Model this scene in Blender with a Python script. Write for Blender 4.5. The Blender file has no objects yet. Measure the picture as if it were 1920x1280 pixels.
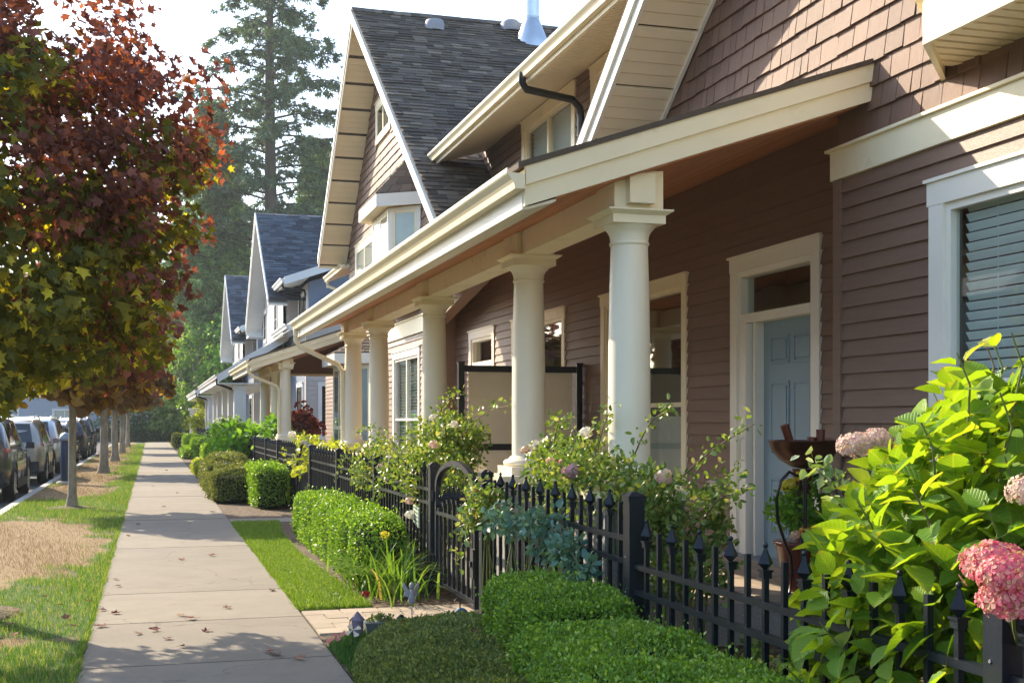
import bpy, math, random
import numpy as np
from mathutils import Vector, Matrix

SC = bpy.context.scene
COL = SC.collection
RR = random.Random(11)
NR = np.random.default_rng(5)
rad = math.radians

# ------------------------------------------------------------------ camera, sky, sun, exposure
YAW = math.atan(675 / 2300)
cd = bpy.data.cameras.new('camera')
cam = bpy.data.objects.new('camera', cd)
COL.objects.link(cam)
cam.location = (0, 0, 1.5)
cam.rotation_euler = (math.pi / 2, 0, -YAW)
cd.sensor_width = 36
cd.lens = 36 * 2300 / 1920
cd.shift_y = 148 / 1920
cd.clip_end = 2000
SC.camera = cam

SUN_EL, SUN_AZ = rad(29.5), rad(-30)      # azimuth from +Y, negative towards -X
SUN_DIR = Vector((math.sin(SUN_AZ) * math.cos(SUN_EL), math.cos(SUN_AZ) * math.cos(SUN_EL), math.sin(SUN_EL)))
w = bpy.data.worlds.new('World')
SC.world = w
w.use_nodes = True
nt = w.node_tree
sky = nt.nodes.new('ShaderNodeTexSky')
sky.sky_type = 'NISHITA'
sky.sun_disc = False
sky.sun_elevation = SUN_EL
sky.sun_rotation = SUN_AZ
sky.air_density = 1.0
sky.dust_density = 1.0
sky.ozone_density = 1.0
bg = nt.nodes['Background']
bg.inputs[1].default_value = 0.15
nt.links.new(sky.outputs[0], bg.inputs[0])
sl = bpy.data.lights.new('sun', 'SUN')
sl.energy = 3.3
sl.angle = rad(0.5)
sl.color = (1.0, 0.87, 0.66)
so = bpy.data.objects.new('sun', sl)
COL.objects.link(so)
so.location = (-20, 30, 30)
so.rotation_euler = (-SUN_DIR).to_track_quat('-Z', 'Y').to_euler()
SC.view_settings.view_transform = 'Standard'
SC.view_settings.look = 'None'
SC.view_settings.exposure = 1.62
SC.view_settings.gamma = 1
SC.view_settings.use_curve_mapping = False
try:
    SC.cycles.max_bounces = 8
    SC.cycles.diffuse_bounces = 4
    SC.cycles.transparent_max_bounces = 8
    SC.cycles.use_denoising = True
except Exception:
    pass

# ------------------------------------------------------------------ materials
def mat(name, col, rough=0.6, ramp=None, rnd='island', vary=0.0, vscale=3.0, bump=0.0, bscale=40.0, metal=0.0,
        transl=0.0, tcol=None, spec=0.4, stretch=(1, 1, 1), dirt=None, objvary=0.0, coat=0.0):
    m = bpy.data.materials.new(name)
    m.use_nodes = True
    t = m.node_tree
    N, L = t.nodes, t.links
    b = N['Principled BSDF']
    b.inputs['Roughness'].default_value = rough
    b.inputs['Metallic'].default_value = metal
    b.inputs['Specular IOR Level'].default_value = spec
    b.inputs['Coat Weight'].default_value = coat
    geo = N.new('ShaderNodeNewGeometry')
    out = None
    if ramp:
        r = N.new('ShaderNodeValToRGB')
        r.color_ramp.interpolation = 'LINEAR'
        e = r.color_ramp.elements
        e[0].position = ramp[0][0]; e[0].color = (*ramp[0][1], 1)
        e[1].position = ramp[-1][0]; e[1].color = (*ramp[-1][1], 1)
        for p, c in ramp[1:-1]:
            k = e.new(p); k.color = (*c, 1)
        if rnd == 'island':
            L.new(geo.outputs['Random Per Island'], r.inputs[0])
        elif rnd == 'object':
            oi = N.new('ShaderNodeObjectInfo')
            L.new(oi.outputs['Random'], r.inputs[0])
        else:
            nz = N.new('ShaderNodeTexNoise'); nz.inputs['Scale'].default_value = vscale
            nz.inputs['Detail'].default_value = 6
            L.new(geo.outputs['Position'], nz.inputs['Vector'])
            L.new(nz.outputs[0], r.inputs[0])
        out = r.outputs[0]
    else:
        c = N.new('ShaderNodeRGB'); c.outputs[0].default_value = (*col, 1)
        out = c.outputs[0]
    def mapped():
        if stretch == (1, 1, 1):
            return geo.outputs['Position']
        mp = N.new('ShaderNodeMapping'); mp.inputs['Scale'].default_value = stretch
        L.new(geo.outputs['Position'], mp.inputs['Vector'])
        return mp.outputs[0]
    if vary:
        nz = N.new('ShaderNodeTexNoise'); nz.inputs['Scale'].default_value = vscale
        nz.inputs['Detail'].default_value = 8; nz.inputs['Roughness'].default_value = 0.65
        L.new(mapped(), nz.inputs['Vector'])
        mr = N.new('ShaderNodeMapRange')
        mr.inputs['From Min'].default_value = 0.25; mr.inputs['From Max'].default_value = 0.75
        mr.inputs['To Min'].default_value = 1 - vary; mr.inputs['To Max'].default_value = 1 + vary
        L.new(nz.outputs[0], mr.inputs[0])
        h = N.new('ShaderNodeVectorMath'); h.operation = 'SCALE'
        L.new(out, h.inputs[0]); L.new(mr.outputs[0], h.inputs['Scale'])
        out = h.outputs[0]
    if objvary:
        oi = N.new('ShaderNodeObjectInfo')
        mr = N.new('ShaderNodeMapRange')
        mr.inputs['To Min'].default_value = 1 - objvary; mr.inputs['To Max'].default_value = 1 + objvary
        L.new(oi.outputs['Random'], mr.inputs[0])
        h = N.new('ShaderNodeVectorMath'); h.operation = 'SCALE'
        L.new(out, h.inputs[0]); L.new(mr.outputs[0], h.inputs['Scale'])
        out = h.outputs[0]
    if dirt:
        nz = N.new('ShaderNodeTexNoise'); nz.inputs['Scale'].default_value = dirt[1]
        nz.inputs['Detail'].default_value = 9; nz.inputs['Roughness'].default_value = 0.7
        L.new(mapped(), nz.inputs['Vector'])
        mr = N.new('ShaderNodeMapRange')
        mr.inputs['From Min'].default_value = dirt[2]; mr.inputs['From Max'].default_value = dirt[2] + 0.14
        mr.inputs['To Max'].default_value = dirt[3]
        L.new(nz.outputs[0], mr.inputs[0])
        mx = N.new('ShaderNodeMix'); mx.data_type = 'RGBA'
        L.new(mr.outputs[0], mx.inputs[0]); L.new(out, mx.inputs[6]); mx.inputs[7].default_value = (*dirt[0], 1)
        out = mx.outputs[2]
    L.new(out, b.inputs['Base Color'])
    if bump:
        nz = N.new('ShaderNodeTexNoise'); nz.inputs['Scale'].default_value = bscale
        nz.inputs['Detail'].default_value = 6
        L.new(mapped(), nz.inputs['Vector'])
        bp = N.new('ShaderNodeBump'); bp.inputs['Strength'].default_value = bump
        bp.inputs['Distance'].default_value = 0.02
        L.new(nz.outputs[0], bp.inputs['Height'])
        L.new(bp.outputs[0], b.inputs['Normal'])
    if transl:
        tr = N.new('ShaderNodeBsdfTranslucent')
        if tcol:
            mu = N.new('ShaderNodeVectorMath'); mu.operation = 'MULTIPLY'
            L.new(out, mu.inputs[0]); mu.inputs[1].default_value = tcol
            L.new(mu.outputs[0], tr.inputs[0])
        else:
            L.new(out, tr.inputs[0])
        ms = N.new('ShaderNodeMixShader'); ms.inputs[0].default_value = transl
        L.new(b.outputs[0], ms.inputs[1]); L.new(tr.outputs[0], ms.inputs[2])
        L.new(ms.outputs[0], N['Material Output'].inputs[0])
    return m

def glass_mat(name, tint=(0.92, 0.96, 0.95), refl=0.10, rough=0.02):
    m = bpy.data.materials.new(name); m.use_nodes = True
    t = m.node_tree; N, L = t.nodes, t.links
    N.remove(N['Principled BSDF'])
    tr = N.new('ShaderNodeBsdfTransparent'); tr.inputs[0].default_value = (*tint, 1)
    gl = N.new('ShaderNodeBsdfGlossy'); gl.inputs['Roughness'].default_value = rough
    lw = N.new('ShaderNodeLayerWeight'); lw.inputs[0].default_value = 0.5
    pw = N.new('ShaderNodeMath'); pw.operation = 'POWER'; pw.inputs[1].default_value = 4.0
    L.new(lw.outputs['Facing'], pw.inputs[0])
    mr = N.new('ShaderNodeMapRange'); mr.inputs['To Min'].default_value = refl * .5; mr.inputs['To Max'].default_value = 0.9
    L.new(pw.outputs[0], mr.inputs[0])
    ms = N.new('ShaderNodeMixShader')
    L.new(mr.outputs[0], ms.inputs[0]); L.new(tr.outputs[0], ms.inputs[1]); L.new(gl.outputs[0], ms.inputs[2])
    L.new(ms.outputs[0], N['Material Output'].inputs[0])
    return m

M = {}
M['brown'] = mat('brown_paint', (0.212, 0.128, 0.089), 0.5, vary=0.10, vscale=2.5, bump=0.25, bscale=30, stretch=(6, 1, 14), objvary=0.07)
M['shake'] = mat('brown_shake', (0.195, 0.111, 0.074), 0.6, vary=0.14, vscale=5, bump=0.35, bscale=40, stretch=(6, 8, 1), objvary=0.14)
M['shake_far'] = mat('brown_shake_far', (0.165, 0.104, 0.080), 0.6, ramp=[(0, (0.165, 0.094, 0.064)), (1, (0.225, 0.128, 0.086))], vary=0.12, vscale=5)
M['cream'] = mat('cream_trim', (0.88, 0.77, 0.53), 0.45, vary=0.05, vscale=2.0, dirt=((0.46, 0.38, 0.24), 2.3, 0.57, 0.42), bump=0.06, bscale=60)
M['white'] = mat('white_trim', (0.84, 0.79, 0.68), 0.42, vary=0.04, vscale=2.0, bump=0.05, bscale=60)
M['column'] = mat('column_paint', (0.88, 0.79, 0.61), 0.4, vary=0.04, vscale=1.5, bump=0.04, bscale=20, stretch=(1, 1, .3), dirt=((0.5, 0.43, 0.30), 1.7, 0.57, 0.35))
M['vinyl'] = mat('vinyl_soffit', (0.88, 0.75, 0.52), 0.5, vary=0.05, vscale=3, bump=0.15, bscale=160, objvary=0.03)
M['cedar'] = mat('cedar_soffit', (0.55, 0.225, 0.095), 0.5, vary=0.25, vscale=3, stretch=(10, .7, 10), bump=0.15, bscale=20, objvary=0.15)
M['roof'] = mat('asphalt_shingle', (0.07, 0.066, 0.066), 0.9, ramp=[(0, (0.058, 0.044, 0.033)), (0.45, (0.092, 0.071, 0.053)), (0.85, (0.135, 0.106, 0.078)), (1, (0.22, 0.175, 0.128))], rnd='object', vary=0.25, vscale=40, bump=0.4, bscale=150, dirt=((0.10, 0.10, 0.04), 1.2, 0.66, 0.5))
M['roof_i'] = mat('asphalt_shingle_field', (0.07, 0.066, 0.066), 0.9, ramp=[(0, (0.058, 0.044, 0.033)), (0.45, (0.092, 0.071, 0.053)), (0.85, (0.135, 0.106, 0.078)), (1, (0.22, 0.175, 0.128))], vary=0.25, vscale=40, bump=0.4, bscale=150, dirt=((0.10, 0.10, 0.04), 1.2, 0.66, 0.5))
M['roof_blue'] = mat('blue_grey_shingle', (0.06, 0.075, 0.095), 0.85, ramp=[(0, (0.022, 0.032, 0.048)), (0.6, (0.042, 0.058, 0.082)), (1, (0.085, 0.11, 0.14))], vary=0.2, vscale=20)
M['grey_paint'] = mat('grey_paint', (0.45, 0.42, 0.39), 0.55, vary=0.05, vscale=2, objvary=0.05)
M['blue_paint'] = mat('blue_grey_paint', (0.20, 0.235, 0.30), 0.55, vary=0.06, vscale=2)
M['pale_trim'] = mat('pale_trim', (0.72, 0.71, 0.69), 0.5, vary=0.04, vscale=2)
M['iron'] = mat('black_iron', (0.010, 0.014, 0.022), 0.42, spec=0.35, vary=0.3, vscale=9, bump=0.06, bscale=90)
M['black'] = mat('black_metal', (0.012, 0.012, 0.013), 0.35, spec=0.5, vary=0.15, vscale=8)
M['door'] = mat('blue_grey_door', (0.235, 0.335, 0.39), 0.45, vary=0.05, vscale=3)
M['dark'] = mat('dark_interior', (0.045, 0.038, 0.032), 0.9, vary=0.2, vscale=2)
M['blind'] = mat('white_blind', (0.90, 0.93, 0.92), 0.5, transl=0.2)
M['curtain'] = mat('sheer_curtain', (0.7, 0.7, 0.66), 0.8, transl=0.3, vary=0.1, vscale=3)
M['glass'] = glass_mat('window_glass')
M['glass_dark'] = glass_mat('car_glass', (0.10, 0.12, 0.13), 0.10)
M['frost'] = mat('frosted_panel', (0.80, 0.74, 0.62), 0.35, vary=0.06, vscale=2, transl=0.45)
M['stone'] = mat('granite_block', (0.30, 0.29, 0.27), 0.8, vary=0.35, vscale=60, bump=0.3, bscale=60)
M['concrete'] = mat('concrete_walk', (0.232, 0.196, 0.150), 0.85, vary=0.13, vscale=2.2, bump=0.35, bscale=140, objvary=0.09, dirt=((0.17, 0.145, 0.12), 2.1, 0.56, 0.5))
def cracked(m):
    t = m.node_tree; N, L = t.nodes, t.links; b = N['Principled BSDF']
    src = b.inputs['Base Color'].links[0].from_socket
    g = N.new('ShaderNodeNewGeometry'); nz = N.new('ShaderNodeTexNoise'); nz.inputs['Scale'].default_value = 2.5; nz.inputs['Detail'].default_value = 6
    ad = N.new('ShaderNodeVectorMath'); ad.operation = 'MULTIPLY_ADD'
    L.new(g.outputs['Position'], nz.inputs['Vector']); L.new(nz.outputs['Color'], ad.inputs[0]); ad.inputs[1].default_value = (.5, .5, .5); L.new(g.outputs['Position'], ad.inputs[2])
    vo = N.new('ShaderNodeTexVoronoi'); vo.feature = 'DISTANCE_TO_EDGE'; vo.inputs['Scale'].default_value = .42
    L.new(ad.outputs[0], vo.inputs['Vector'])
    mr = N.new('ShaderNodeMapRange'); mr.inputs['From Min'].default_value = .0; mr.inputs['From Max'].default_value = .0035; mr.inputs['To Min'].default_value = .55; mr.inputs['To Max'].default_value = 0
    L.new(vo.outputs['Distance'], mr.inputs[0])
    sp_ = N.new('ShaderNodeTexNoise'); sp_.inputs['Scale'].default_value = 230; sp_.inputs['Detail'].default_value = 2; L.new(g.outputs['Position'], sp_.inputs['Vector'])
    m3 = N.new('ShaderNodeMapRange'); m3.inputs['From Min'].default_value = .35; m3.inputs['From Max'].default_value = .65; m3.inputs['To Min'].default_value = .84; m3.inputs['To Max'].default_value = 1.14
    L.new(sp_.outputs[0], m3.inputs[0])
    sc_ = N.new('ShaderNodeVectorMath'); sc_.operation = 'SCALE'; L.new(src, sc_.inputs[0]); L.new(m3.outputs[0], sc_.inputs['Scale'])
    mx = N.new('ShaderNodeMix'); mx.data_type = 'RGBA'; mx.inputs[7].default_value = (.07, .055, .04, 1)
    L.new(mr.outputs[0], mx.inputs[0]); L.new(sc_.outputs[0], mx.inputs[6]); L.new(mx.outputs[2], b.inputs['Base Color'])
cracked(M['concrete'])
M['joint'] = mat('joint_dirt', (0.06, 0.05, 0.035), 0.95, vary=0.3, vscale=20)
M['kerb'] = mat('kerb_concrete', (0.42, 0.39, 0.35), 0.85, vary=0.15, vscale=4, bump=0.2, bscale=80)
M['asphalt'] = mat('asphalt', (0.05, 0.05, 0.052), 0.85, vary=0.3, vscale=15, bump=0.3, bscale=120)
M['paver'] = mat('concrete_paver', (0.38, 0.30, 0.22), 0.85, vary=0.14, vscale=8, bump=0.3, bscale=90, objvary=0.14, dirt=((0.2, 0.16, 0.1), 4, 0.62, 0.5))
M['soil'] = mat('garden_soil', (0.10, 0.066, 0.042), 0.95, ramp=[(0.3, (0.05, 0.03, 0.018)), (0.55, (0.13, 0.085, 0.05)), (0.75, (0.22, 0.15, 0.09))], rnd='noise', vscale=14, vary=0.4, bump=0.8, bscale=30)
M['earth'] = mat('far_ground', (0.07, 0.085, 0.035), 0.95, vary=0.3, vscale=0.6)
M['bark'] = mat('tree_bark', (0.30, 0.25, 0.18), 0.9, vary=0.5, vscale=11, stretch=(1, 1, .4), bump=0.6, bscale=25)
M['bark_dark'] = mat('fir_bark', (0.10, 0.075, 0.058), 0.95, vary=0.35, vscale=2, stretch=(3, 3, .5), bump=0.8, bscale=6)
M['stem'] = mat('woody_stem', (0.14, 0.10, 0.055), 0.7, vary=0.3, vscale=20)
M['gstem'] = mat('green_stem', (0.13, 0.16, 0.04), 0.6, vary=0.2, vscale=20)

def leafm(name, ramp, transl=0.4, rough=0.5, tcol=(1.5, 1.35, 0.6), spec=0.35, rnd='island', gain=1.75):
    ramp = [(p, tuple(min(.8, q * gain) for q in c)) for p, c in ramp]
    return mat(name, (0, 0, 0), rough, ramp=ramp, transl=transl, tcol=tcol, spec=spec, rnd=rnd)
M['grass'] = leafm('lawn_grass', [(0, (0.030, 0.078, 0.009)), (0.55, (0.062, 0.145, 0.014)), (1, (0.24, 0.22, 0.09))], 0.38, gain=1.75)
M['clover'] = leafm('lush_lawn', [(0, (0.045, 0.095, 0.010)), (0.5, (0.105, 0.185, 0.017)), (0.9, (0.17, 0.25, 0.04)), (1, (0.28, 0.31, 0.11))], 0.35, gain=1.5)
M['dry'] = leafm('dry_grass', [(0, (0.16, 0.10, 0.045)), (0.6, (0.29, 0.20, 0.09)), (1, (0.40, 0.30, 0.15))], 0.25, tcol=(1, 1, 1), gain=1.0)
M['box'] = leafm('box_leaf', [(0, (0.035, 0.075, 0.010)), (0.55, (0.075, 0.145, 0.016)), (0.9, (0.12, 0.20, 0.026)), (1, (0.20, 0.26, 0.06))], 0.34, 0.4, gain=2.3)
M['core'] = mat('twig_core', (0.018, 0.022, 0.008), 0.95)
M['juniper'] = leafm('heather_leaf', [(0, (0.045, 0.065, 0.016)), (0.6, (0.09, 0.125, 0.03)), (1, (0.19, 0.20, 0.06))], 0.25, 0.55)
M['moss'] = leafm('moss', [(0, (0.02, 0.06, 0.010)), (1, (0.05, 0.12, 0.016))], 0.2)
M['olive'] = leafm('olive_shrub_leaf', [(0, (0.06, 0.08, 0.020)), (0.6, (0.11, 0.135, 0.035)), (1, (0.19, 0.20, 0.065))], 0.25, 0.5)
M['lily'] = leafm('daylily_leaf', [(0, (0.05, 0.11, 0.014)), (0.7, (0.10, 0.19, 0.028)), (0.9, (0.16, 0.24, 0.05)), (1, (0.30, 0.22, 0.08))], 0.35, 0.4)
M['rose'] = leafm('rose_leaf', [(0, (0.045, 0.085, 0.016)), (0.5, (0.095, 0.155, 0.03)), (0.85, (0.16, 0.21, 0.055)), (1, (0.26, 0.24, 0.10))], 0.33, 0.38)
M['rose_blue'] = leafm('blue_rose_leaf', [(0, (0.045, 0.10, 0.075)), (0.6, (0.075, 0.15, 0.11)), (1, (0.13, 0.20, 0.14))], 0.25, 0.4)
M['dead'] = leafm('withered_leaf', [(0, (0.12, 0.07, 0.035)), (1, (0.28, 0.19, 0.10))], 0.2)
M['hyd'] = leafm('hydrangea_leaf', [(0, (0.075, 0.165, 0.016)), (0.5, (0.125, 0.235, 0.022)), (0.85, (0.18, 0.28, 0.03)), (1, (0.31, 0.28, 0.05))], 0.52, 0.42, rnd='object', tcol=(1.7, 1.35, 0.30))
def veined(m):
    t = m.node_tree; N, L = t.nodes, t.links
    b = N['Principled BSDF']; src = b.inputs['Base Color'].links[0].from_socket
    tc = N.new('ShaderNodeAttribute'); tc.attribute_name = 'leaf_xy'; sx = N.new('ShaderNodeSeparateXYZ'); L.new(tc.outputs['Vector'], sx.inputs[0])
    def mth(op, a, b_=None):
        q = N.new('ShaderNodeMath'); q.operation = op
        for i, v in enumerate((a, b_)):
            if v is None: continue
            if isinstance(v, (int, float)): q.inputs[i].default_value = v
            else: L.new(v, q.inputs[i])
        return q.outputs[0]
    ab = mth('ABSOLUTE', sx.outputs[0])
    ph = mth('SUBTRACT', sx.outputs[1], mth('MULTIPLY', ab, .85))
    wv = mth('ABSOLUTE', mth('SINE', mth('MULTIPLY', ph, 25.0)))
    side = mth('POWER', mth('SUBTRACT', 1.0, wv), 5.0)
    mid = mth('LESS_THAN', ab, .014)
    v = mth('MAXIMUM', side, mid)
    mx = N.new('ShaderNodeMix'); mx.data_type = 'RGBA'
    L.new(mth('MULTIPLY', v, .38), mx.inputs[0]); L.new(src, mx.inputs[6]); mx.inputs[7].default_value = (.42, .48, .13, 1)
    # scorched tips and margins, a trait of the leaf itself
    nz = N.new('ShaderNodeTexNoise'); nz.inputs['Scale'].default_value = 5; oi = N.new('ShaderNodeObjectInfo')
    av = N.new('ShaderNodeVectorMath'); av.operation = 'ADD'; L.new(tc.outputs['Vector'], av.inputs[0]); L.new(oi.outputs['Location'], av.inputs[1]); L.new(av.outputs[0], nz.inputs['Vector'])
    tip = N.new('ShaderNodeMapRange'); tip.inputs['From Min'].default_value = 1.12; tip.inputs['From Max'].default_value = 1.42; tip.inputs['To Max'].default_value = .8
    L.new(mth('ADD', mth('ADD', sx.outputs[1], mth('MULTIPLY', ab, .35)), mth('MULTIPLY', nz.outputs[0], .5)), tip.inputs[0])
    m2 = N.new('ShaderNodeMix'); m2.data_type = 'RGBA'
    L.new(tip.outputs[0], m2.inputs[0]); L.new(mx.outputs[2], m2.inputs[6]); m2.inputs[7].default_value = (.40, .25, .07, 1)
    bp = N.new('ShaderNodeBump'); bp.inputs['Strength'].default_value = .5; bp.inputs['Distance'].default_value = .03; bp.invert = True
    L.new(v, bp.inputs['Height']); L.new(bp.outputs[0], b.inputs['Normal'])
    for l in list(src.links):
        if l.to_node not in (mx,):
            L.new(m2.outputs[2], l.to_socket)
veined(M['hyd'])
M['hyd_i'] = leafm('hydrangea_leaf_mass', [(0, (0.07, 0.15, 0.014)), (0.5, (0.11, 0.21, 0.02)), (1, (0.17, 0.26, 0.03))], 0.52, 0.42, tcol=(1.7, 1.35, 0.30))
M['bigleaf'] = leafm('broad_leaf', [(0, (0.05, 0.13, 0.014)), (0.6, (0.09, 0.20, 0.02)), (1, (0.15, 0.27, 0.03))], 0.38, 0.45)
M['yellowleaf'] = leafm('yellow_green_leaf', [(0, (0.13, 0.17, 0.02)), (0.6, (0.20, 0.24, 0.025)), (1, (0.29, 0.31, 0.05))], 0.38, 0.45)
M['maroon'] = leafm('maroon_leaf', [(0, (0.06, 0.018, 0.02)), (0.6, (0.13, 0.035, 0.03)), (1, (0.26, 0.08, 0.05))], 0.35, 0.5, tcol=(1.5, 0.9, 0.7))
mar = [(0, (0.060, 0.023, 0.019)), (0.45, (0.110, 0.043, 0.031)), (0.8, (0.16, 0.062, 0.040)), (0.94, (0.21, 0.070, 0.030)), (1, (0.32, 0.12, 0.03))]
grn = [(0, (0.035, 0.042, 0.012)), (0.5, (0.070, 0.075, 0.016)), (0.8, (0.11, 0.105, 0.02)), (0.93, (0.22, 0.20, 0.03)), (1, (0.46, 0.36, 0.04))]
M['mar'] = leafm('maple_red_leaf', gain=2.0, ramp=mar, transl=0.30, rough=0.6, tcol=(1.6, 1.1, 0.7), spec=0.2)
M['mgr'] = leafm('maple_green_leaf', gain=2.1, ramp=grn, transl=0.40, rough=0.55, tcol=(2.3, 2.0, 0.5), spec=0.2)
M['mar_o'] = leafm('maple_red_leaf_single', gain=2.0, ramp=mar, transl=0.30, rough=0.6, tcol=(1.6, 1.1, 0.7), spec=0.2, rnd='object')
M['mgr_o'] = leafm('maple_green_leaf_single', gain=2.1, ramp=grn, transl=0.40, rough=0.55, tcol=(2.3, 2.0, 0.5), spec=0.2, rnd='object')
M['amber'] = leafm('amber_leaf', [(0, (0.075, 0.045, 0.02)), (0.5, (0.125, 0.075, 0.025)), (0.85, (0.20, 0.13, 0.03)), (1, (0.45, 0.33, 0.04))], 0.4, 0.6, tcol=(1.7, 1.4, 0.5), spec=0.2)
M['fir'] = leafm('fir_needles', gain=2.2, ramp=[(0, (0.020, 0.038, 0.020)), (0.6, (0.040, 0.066, 0.032)), (1, (0.075, 0.105, 0.045))], transl=0.25, rough=0.7)
M['cedar_leaf'] = leafm('cedar_foliage', gain=2.6, ramp=[(0, (0.030, 0.060, 0.018)), (0.6, (0.060, 0.105, 0.028)), (1, (0.12, 0.16, 0.04))], transl=0.3, rough=0.7)
M['decid'] = leafm('bright_leaf', [(0, (0.045, 0.10, 0.016)), (0.6, (0.085, 0.165, 0.022)), (1, (0.17, 0.25, 0.035))], 0.42, 0.5)
M['shadebush'] = leafm('shade_toned_bush_leaf', [(0, (0.012, 0.032, 0.014)), (0.7, (0.026, 0.060, 0.024)), (1, (0.05, 0.10, 0.035))], 0.25, 0.5)  # leaves toned dark, the trees' shade over the bank is in the colour
M['pink'] = mat('pink_petal', (0, 0, 0), 0.6, ramp=[(0, (0.58, 0.07, 0.15)), (0.45, (0.70, 0.20, 0.24)), (0.85, (0.74, 0.42, 0.32)), (1, (0.45, 0.28, 0.12))], transl=0.3)
M['palepink'] = mat('pale_pink_petal', (0, 0, 0), 0.6, ramp=[(0, (0.72, 0.42, 0.40)), (0.6, (0.78, 0.62, 0.52)), (1, (0.60, 0.45, 0.25))], transl=0.3)
M['whitep'] = mat('white_petal', (0.80, 0.74, 0.64), 0.6, transl=0.3, vary=0.1, vscale=40)
M['rosep'] = mat('rose_pink_petal', (0.72, 0.38, 0.52), 0.6, transl=0.3, vary=0.2, vscale=60)
M['peach'] = mat('peach_petal', (0.74, 0.52, 0.36), 0.6, transl=0.3, vary=0.2, vscale=60)
M['yellowp'] = mat('yellow_petal', (0.70, 0.58, 0.03), 0.6, transl=0.3)
M['orangep'] = mat('orange_petal', (0.70, 0.30, 0.04), 0.6, transl=0.3)
M['purplep'] = mat('purple_petal', (0.17, 0.06, 0.50), 0.6, transl=0.3)
M['copper'] = mat('bronze_bowl', (0.075, 0.035, 0.022), 0.3, metal=0.6, vary=0.5, vscale=9)
M['redbrown'] = mat('red_brown_glaze', (0.14, 0.035, 0.02), 0.25, vary=0.3, vscale=6, coat=0.3)
M['galv'] = mat('galvanised_metal', (0.26, 0.29, 0.31), 0.45, metal=0.6, vary=0.2, vscale=8)
M['steel'] = mat('flue_steel', (0.55, 0.57, 0.60), 0.3, metal=0.9, vary=0.1, vscale=4)
M['tyre'] = mat('tyre_rubber', (0.014, 0.014, 0.014), 0.8)
M['rim'] = mat('alloy_rim', (0.55, 0.55, 0.56), 0.3, metal=0.8)
M['redlamp'] = mat('red_lamp', (0.45, 0.012, 0.018), 0.15, coat=0.6)
M['clearlamp'] = mat('clear_lamp', (0.6, 0.62, 0.64), 0.12, coat=0.8)
M['plastic'] = mat('black_plastic', (0.02, 0.02, 0.021), 0.6)
M['navy'] = mat('navy_paint', (0.018, 0.035, 0.07), 0.4)
M['grout'] = mat('lilac_metal', (0.24, 0.19, 0.24), 0.6, vary=0.2, vscale=20, metal=0.2)
M['statue'] = mat('grey_resin', (0.30, 0.29, 0.31), 0.6, vary=0.25, vscale=40)
M['mosaic'] = mat('blue_mosaic', (0, 0, 0), 0.3, ramp=[(0, (0.03, 0.08, 0.22)), (0.5, (0.10, 0.25, 0.42)), (1, (0.5, 0.6, 0.65))], rnd='island')
M['fallen'] = mat('fallen_leaf', (0, 0, 0), 0.75, ramp=[(0, (0.17, 0.045, 0.03)), (0.5, (0.28, 0.09, 0.05)), (1, (0.36, 0.20, 0.11))], rnd='object', transl=0.15)
M['plaque'] = mat('green_plaque', (0.45, 0.52, 0.40), 0.6, vary=0.08, vscale=20)
M['ink'] = mat('dark_green_print', (0.05, 0.11, 0.06), 0.7)
M['farwall'] = mat('grey_blue_render', (0.33, 0.36, 0.42), 0.8, vary=0.05, vscale=0.6)

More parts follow.
